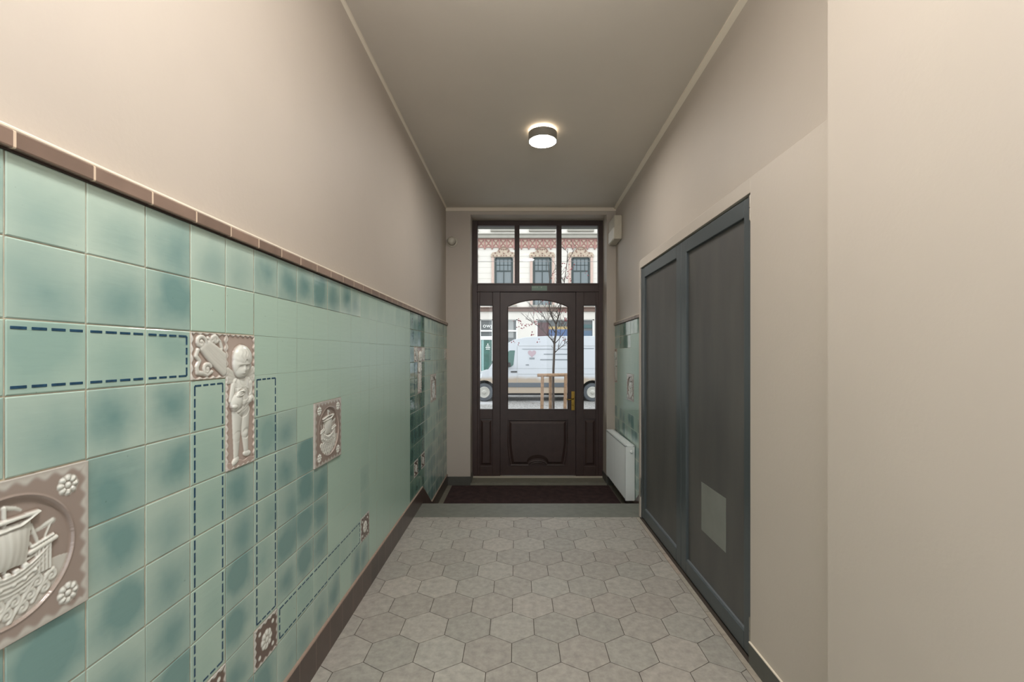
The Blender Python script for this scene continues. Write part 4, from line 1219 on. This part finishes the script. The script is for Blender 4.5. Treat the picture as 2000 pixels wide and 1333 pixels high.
for i in range(-4, 6):
    cx = 984 + 75 * i
    if XW0 + 1 < FX(cx) < XW1 - 1:
        facade_window(cx, 505, 596.5); facade_window(cx, 352, 449, False)
# shop fronts (set back in their openings)
def shop(x0, x1, name, bars, door_=False, inner=None, tint=None):
    f = thing(name, ((x0 + x1) / 2, FD, GZ), parent=bld)
    z1_ = FZ(624)
    m = MB(); m.box(x0, x1, FD + .18, FD + .2, GZ, z1_); m.build('shop_glass', tint or M['shopglass'], f)
    m = MB(); t_ = .09
    m.box(x0, x0 + t_, FD + .1, FD + .18, GZ, z1_); m.box(x1 - t_, x1, FD + .1, FD + .18, GZ, z1_); m.box(x0, x1, FD + .1, FD + .18, z1_ - .05, z1_)
    for b_ in bars:
        m.box(x0, x1, FD + .08, FD + .18, FZ(b_[1]), FZ(b_[0]))
    m.build('shop_frame', white, f)
    return f
M['shopglass'] = mat('grey_shop_glass', (92, 96, 96), .4, noise=.15, nscale=1)
s1 = shop(FX(936), FX(963.5), 'shop_door', [(645, 648), (657, 664)])
m = MB(); m.box(FX(944.5), FX(962), FD + .14, FD + .17, GZ + .1, FZ(664)); m.build('door_pane', mat('deep_green_glass', (44, 92, 82), .2, noise=.25, nscale=3), s1)
m = MB(); m.box(FX(940), FX(944.5), FD + .12, FD + .17, GZ + .1, FZ(664)); m.build('door_stile', mat('teal_stile', (136, 172, 170), .4), s1)
text('shop_lettering', 'owg', (FX(953), FD + .06, FZ(636.5)), .36, white, s1)
m = MB()
m.prism([(FX(950.8), FZ(674)), (FX(954.2), FZ(674)), (FX(952.5), FZ(670.5))], lambda u, v, d: (u, d, v), FD + .125, FD + .139)
for a_, b_, c_, d_ in ((949.5, 955.5, 675.5, 676.6), (948, 957, 678.2, 679.8), (948.6, 956.4, 681.6, 683)): m.box(FX(a_), FX(b_), FD + .125, FD + .139, FZ(d_), FZ(c_))
m.build('door_emblem', white, s1)
s2 = shop(FX(966.5), FX(1011), 'shop_window', [(645, 648)])
m = MB(); m.box(FX(990), FX(1003), FD + .155, FD + .175, FZ(660), FZ(624.5)); m.build('blind', mat('grey_blind', (150, 152, 150), .8), s2)
s3 = shop(FX(1047), FX(1112), 'shop_window', [])
m = MB(); m.box(FX(1048), FX(1072), FD + .13, FD + .17, FZ(668), FZ(630)); m.build('display_panel', mat('maroon_display', (84, 58, 60), .7, noise=.2, nscale=2), s3)
m = MB(); m.box(FX(1072), FX(1110), FD + .13, FD + .17, FZ(668), FZ(643.5)); m.build('display_panel', mat('blue_display', (84, 104, 140), .7, noise=.15, nscale=2), s3)
m = MB(); m.box(FX(1072), FX(1110), FD + .13, FD + .17, FZ(643.5), FZ(638)); m.build('display_panel', mat('yellow_display', (170, 148, 104), .7, noise=.15, nscale=2), s3)
s4 = shop(FX(1130), FX(1161), 'shop_window', [])
m = MB(); m.box(FX(1138), FX(1157), FD + .13, FD + .17, FZ(641), FZ(634)); m.build('display_panel', mat('teal_display', (70, 96, 96), .6), s4)
m = MB(); m.box(FX(1138), FX(1157), FD + .13, FD + .17, FZ(658), FZ(646)); m.build('display_panel', mat('bluegrey_display', (84, 104, 124), .6), s4)
shop(-11.5, -7.0, 'shop_window', [(645, 648)]); shop(8.0, 12.5, 'shop_window', [(645, 648)])
# overhead wire
wz = CAMZ + (691 - 511) * 20 / F
ow = thing('overhead_wire', (-14, 20, GZ), 'thin overhead wire stretched across the street in front of the townhouse', 'wire')
m = MB(); m.tube([(-14, 20, wz), (14, 20, wz)], .010, 6); m.build('wire', mat('wire', (120, 118, 116), .6), ow)
for px_ in (-14, 14):
    m = MB(); m.tube([(px_, 20, GZ), (px_, 20, wz + .3)], [.09, .06], 12); m.build('pole', mat('pole_grey', (120, 122, 120), .6), ow)

# ------------------------------------------------------------------ van
VD = 17.0
vk = VD / F
van = thing('van', ((925 - 1009) * vk + 3.4, VD + 1, GZ), 'white panel van with dirty lower sides driving left past the door', 'van')
vx0 = (922 - 1009) * vk
def VP(u, v, d): return (vx0 + u, d, GZ + v)
def van_mat():
    m = bpy.data.materials.new('white_van_paint'); m.use_nodes = True
    nt = m.node_tree; b = nt.nodes['Principled BSDF']; L = nt.links.new
    g = nt.nodes.new('ShaderNodeNewGeometry'); sx = nt.nodes.new('ShaderNodeSeparateXYZ'); L(g.outputs['Position'], sx.inputs[0])
    n = nt.nodes.new('ShaderNodeTexNoise'); n.inputs['Scale'].default_value = 2.4; n.inputs['Detail'].default_value = 4; L(g.outputs['Position'], n.inputs['Vector'])
    z = node_math(nt, 'ADD', sx.outputs['Z'], node_math(nt, 'MULTIPLY', node_math(nt, 'SUBTRACT', n.outputs['Fac'], .5), .25))
    mr = nt.nodes.new('ShaderNodeMapRange'); mr.interpolation_type = 'SMOOTHSTEP'; L(z, mr.inputs[0]); mr.inputs[1].default_value = GZ + .82; mr.inputs[2].default_value = GZ + 1.02; mr.inputs[3].default_value = .85; mr.inputs[4].default_value = 0
    mx = nt.nodes.new('ShaderNodeMix'); mx.data_type = 'RGBA'; L(mr.outputs[0], mx.inputs[0]); mx.inputs[6].default_value = (*lin((176, 180, 184)), 1); mx.inputs[7].default_value = (*lin((150, 131, 105)), 1)
    L(mx.outputs[2], b.inputs['Base Color']); b.inputs['Roughness'].default_value = .35; b.inputs['Coat Weight'].default_value = .3
    return m
M['van'] = van_mat()
prof = [(0.05, .32), (0, .5), (0, .85), (.08, 1.02), (.25, 1.12), (.62, 1.24), (1.08, 1.92), (1.30, 2.22), (1.62, 2.40), (2.1, 2.50), (2.9, 2.54), (6.7, 2.54), (6.85, 2.45), (6.92, 2.2), (6.92, .36), (6.1, .32), (5.9, .32)]
prof2 = prof[:-2]
# wheel arches cut in the profile
def archpts(cx, r=.46, z=.32):
    a0 = math.asin((z - .36) / r)
    return [(cx + r * math.cos(a), .36 + r * math.sin(a)) for a in [a0 + (math.pi - 2 * a0) * i / 12 for i in range(13)]]
W1, W2 = (945.5 - 922) * vk, (945.5 - 922) * vk + 4.2
body = prof2 + archpts(W2) + archpts(W1)
m = MB(); m.prism(body, VP, VD, VD + 1.95)
m.build('body', M['van'], van, bevel=.07, seg=3)
m = MB(); m.box(vx0 + .15, vx0 + 6.8, VD + .3, VD + 1.6, GZ + .22, GZ + .9); m.build('underbody', M['darkgap'], van)
tyre = mat('tyre_rubber', (66, 70, 74), .7); rimm = mat('silver_rim', (166, 164, 156), .4, .6)
for cx in (W1, W2):
    for y0_ in (VD + .03, VD + 1.68):
        o = None
        m = MB(); m.lathe([(.20, 0), (.33, .0), (.355, .03), (.355, .21), (.33, .24), (.20, .24)], (vx0 + cx, y0_, GZ + .355), 'y', 36); o = m.build('wheel', tyre, van, smooth=False)
        m = MB()
        m.lathe([(.225, .012), (.22, -.006), (.19, -.010), (.17, -.003), (.09, -.003), (.07, -.014), (.03, -.018)], (vx0 + cx, y0_, GZ + .355), 'y', 30); m.build('rim', rimm, o, smooth=False)
glassd = mat('green_tinted_glass', (64, 98, 90), .1)
ys_ = VD - .012
m = MB(); m.prism([(.88, 1.28), (1.24, 1.80), (1.46, 1.98), (1.66, 1.98), (1.60, 1.42), (1.50, 1.34), (1.2, 1.26)], VP, ys_, ys_ + .02); m.build('side_window', glassd, van)
m = MB(); m.prism([(.60, 1.245), (1.08, 1.95), (1.28, 2.22), (1.25, 2.23), (1.04, 1.96), (.55, 1.25)], VP, VD + .12, VD + 1.83); m.build('windscreen', glassd, van)
m = MB()
for u0, u1, v0, v1 in ((1.74, 1.752, .45, 2.15), (.78, .792, .85, 1.3), (3.1, 3.112, .6, 2.2), (1.78, 6.8, 2.15, 2.165), (1.78, 6.8, 1.06, 1.075), (.7, 6.8, 1.28, 1.288)):
    m.prism([(u0, v0), (u1, v0), (u1, v1), (u0, v1)], VP, ys_ + .004, ys_ + .02)
m.build('panel_seam', mat('seam_grey', (150, 152, 152), .6), van)
m = MB(); m.prism([(1.0, .56), (W2 - .5, .56), (W2 - .5, .73), (1.0, .73)], VP, VD - .035, VD + .01); m.prism([(W2 + .5, .56), (6.85, .56), (6.85, .73), (W2 + .5, .73)], VP, VD - .035, VD + .01)
m.build('rub_strip', mat('dark_plastic', (72, 78, 84), .5), van, bevel=.01)
m = MB(); m.prism([(1.5, 1.13), (1.74, 1.13), (1.74, 1.18), (1.5, 1.18)], VP, VD - .04, VD); m.build('door_handle', M['darkgap'], van, bevel=.008)
m = MB(); m.prism([(1.26, 1.30), (1.50, 1.36), (1.48, 1.52), (1.28, 1.50)], VP, VD - .22, VD - .08); m.box(vx0 + 1.32, vx0 + 1.42, VD - .1, VD + .02, GZ + 1.34, GZ + 1.38); m.build('mirror', M['darkgap'], van, bevel=.02)
m = MB(); m.prism([(0.0, .88), (.22, 1.04), (.40, 1.10), (.36, .92), (.1, .82)], VP, VD - .004, VD + .2); m.build('headlamp', mat('headlamp', (200, 204, 206), .15), van)
# blurred emblem and stripes on the side
def heart(cx, cz, s):
    return [(cx + s * 16 * math.sin(t) ** 3 / 17, cz + s * (13 * math.cos(t) - 5 * math.cos(2 * t) - 2 * math.cos(3 * t) - math.cos(4 * t)) / 17) for t in [2 * math.pi * i / 30 for i in range(30)]]
hx, hz = (1039 - 922) * vk, (785 - 691) * vk
m = MB(); m.prism([(a_, b_) for a_, b_ in heart(hx, hz, .17)], VP, ys_ + .002, ys_ + .014); m.build('heart_emblem', mat('faded_pink_vinyl', (160, 140, 146), .5), van)
m = MB()
for x0_, x1_, y0_, y1_ in ((1034, 1044, 699, 702.5), (1027, 1033, 712, 714.5)):
    m.prism([((x0_ - 922) * vk, (785 - y1_) * vk), ((x1_ - 922) * vk, (785 - y1_) * vk), ((x1_ - 922) * vk, (785 - y0_) * vk), ((x0_ - 922) * vk, (785 - y0_) * vk)], VP, ys_ + .003, ys_ + .014)
for x0_, x1_, y0_, y1_ in ((1055, 1130, 702, 704.3), (1062, 1115, 691.5, 693.5), (1020, 1115, 681.8, 683.2), (1120, 1160, 680.5, 682)):
    m.prism([((x0_ - 922) * vk, (785 - y1_) * vk), ((x1_ - 922) * vk, (785 - y1_) * vk), ((x1_ - 922) * vk, (785 - y0_) * vk), ((x0_ - 922) * vk, (785 - y0_) * vk)], VP, ys_ + .003, ys_ + .014)
m.build('side_lettering', mat('grey_vinyl', (118, 124, 128), .5), van)

# ------------------------------------------------------------------ street tree and its stakes
TD = 12.5
tk = TD / F
tree = thing('street_tree', ((1083 - 1009) * tk, TD, GZ), 'thin young tree with bare branches and red berries outside the entrance door', 'tree')
def TP(x, y, dy=0): return ((x - 1009) * tk, TD + dy, CAMZ - (y - 691) * tk)
bark = mat('dark_bark', (58, 50, 44), .9, noise=.2, nscale=30)
m = MB()
m.tube([(TP(1081, 0)[0], TD, GZ), TP(1081, 790), TP(1080.5, 740), TP(1082, 700), TP(1083, 668), TP(1086, 650), TP(1086, 634)], [.036, .034, .032, .031, .03, .028, .026], 8)
rt = random.Random(5)
tips = []
def limb(pts, r0, r1, depth=0):
    n_ = len(pts)
    m.tube(pts, [r0 + (r1 - r0) * i / (n_ - 1) for i in range(n_)], 5)
    tips.append(pts[-1])
    if depth >= 2: return
    for i in range(1, n_):
        for _ in range(2 if depth == 0 else 1):
            if rt.random() < .8:
                p = Vector(pts[i - 1]).lerp(Vector(pts[i]), rt.random()); d = (Vector(pts[i]) - Vector(pts[i - 1])).normalized()
                side = Vector((rt.uniform(-1, 1), rt.uniform(-1, 1), rt.uniform(-.1, .7))).normalized()
                dd = (d * .7 + side * .9).normalized(); ln_ = rt.uniform(.25, .6) * (1 if depth == 0 else .6)
                q = [p]
                for s_ in range(3):
                    q.append(q[-1] + dd * ln_ / 3 + Vector((rt.uniform(-.03, .03), rt.uniform(-.03, .03), rt.uniform(-.02, .03))))
                limb([tuple(v) for v in q], max(r1 * .8, .007), .0035, depth + 1)
limb([TP(1086, 634), TP(1079, 620, .05), TP(1074, 604, .1), TP(1072, 580, .12), TP(1074, 545, .1), TP(1070, 505, .05)], .024, .008)
limb([TP(1086, 634), TP(1090, 622), TP(1094, 604, -.1), TP(1096, 585, -.1), TP(1101, 555, -.1), TP(1106, 520, -.12), TP(1108, 488, -.12)], .024, .007)
limb([TP(1083, 670), TP(1076, 662, .1), TP(1068, 652, .2), TP(1058, 642, .3), TP(1046, 630, .4), TP(1032, 622, .4)], .016, .006)
limb([TP(1083, 690), TP(1090, 683), TP(1100, 675), TP(1107, 668)], .014, .005)
limb([TP(1083, 672), TP(1090, 664, -.2), TP(1100, 650, -.3), TP(1106, 636, -.3)], .014, .005)
limb([TP(1084, 650), TP(1074, 636, -.2), TP(1062, 622, -.2), TP(1050, 612, -.3), TP(1040, 606, -.3)], .013, .005)
m.build('trunk', bark, tree, smooth=True)
m = MB()
def cluster(x, y, n_, spread=4):
    for _ in range(n_): m.ball((TP(x + rt.gauss(0, spread), 0)[0], TD + rt.uniform(-.4, .4), TP(0, y + rt.gauss(0, spread * .7))[2]), rt.uniform(.012, .024), 1)
for x, y, n_ in ((1013, 629, 10), (1018, 638, 8), (1028, 637, 12), (1044, 611, 5), (1046, 630, 6), (1050, 634, 5), (1037, 653, 5), (1006, 669, 3), (1014, 675, 2), (1053, 668, 4), (1098, 610, 12), (1104, 625, 12), (1108, 640, 6), (1102, 660, 4), (1104, 515, 7), (1108, 530, 6), (1112, 545, 6), (1118, 522, 4), (1141, 535, 3), (1080, 540, 4), (1064, 590, 5)):
    cluster(x, y, n_)
m.build('berries', mat('red_berries', (118, 44, 50), .5), tree, smooth=True, kind='stuff')
stk = thing('tree_stake_frame', ((1080 - 1009) * tk, TD - .12, GZ), 'round wooden stakes with a crossbar supporting the young tree outside', 'tree stakes')
logm = wood_log()
yd = -.14
for x, lean, dy in ((1059, -1.5, yd), (1075.5, 0, .1), (1104, -2, yd)):
    m = MB(); m.tube([(TP(x + lean, 0)[0], TD + dy, GZ), (TP(x + lean * .5, 0)[0], TD + dy, (GZ + TP(0, 731)[2]) / 2), (TP(x, 0)[0], TD + dy, TP(0, 731)[2])], [.05, .046, .044], 12); m.build('post', logm, stk, smooth=False)
m = MB(); m.tube([TP(1049, 733, yd + .0), TP(1080, 732.5, yd), TP(1116, 732, yd)], .046, 12); m.build('crossbar', logm, stk)
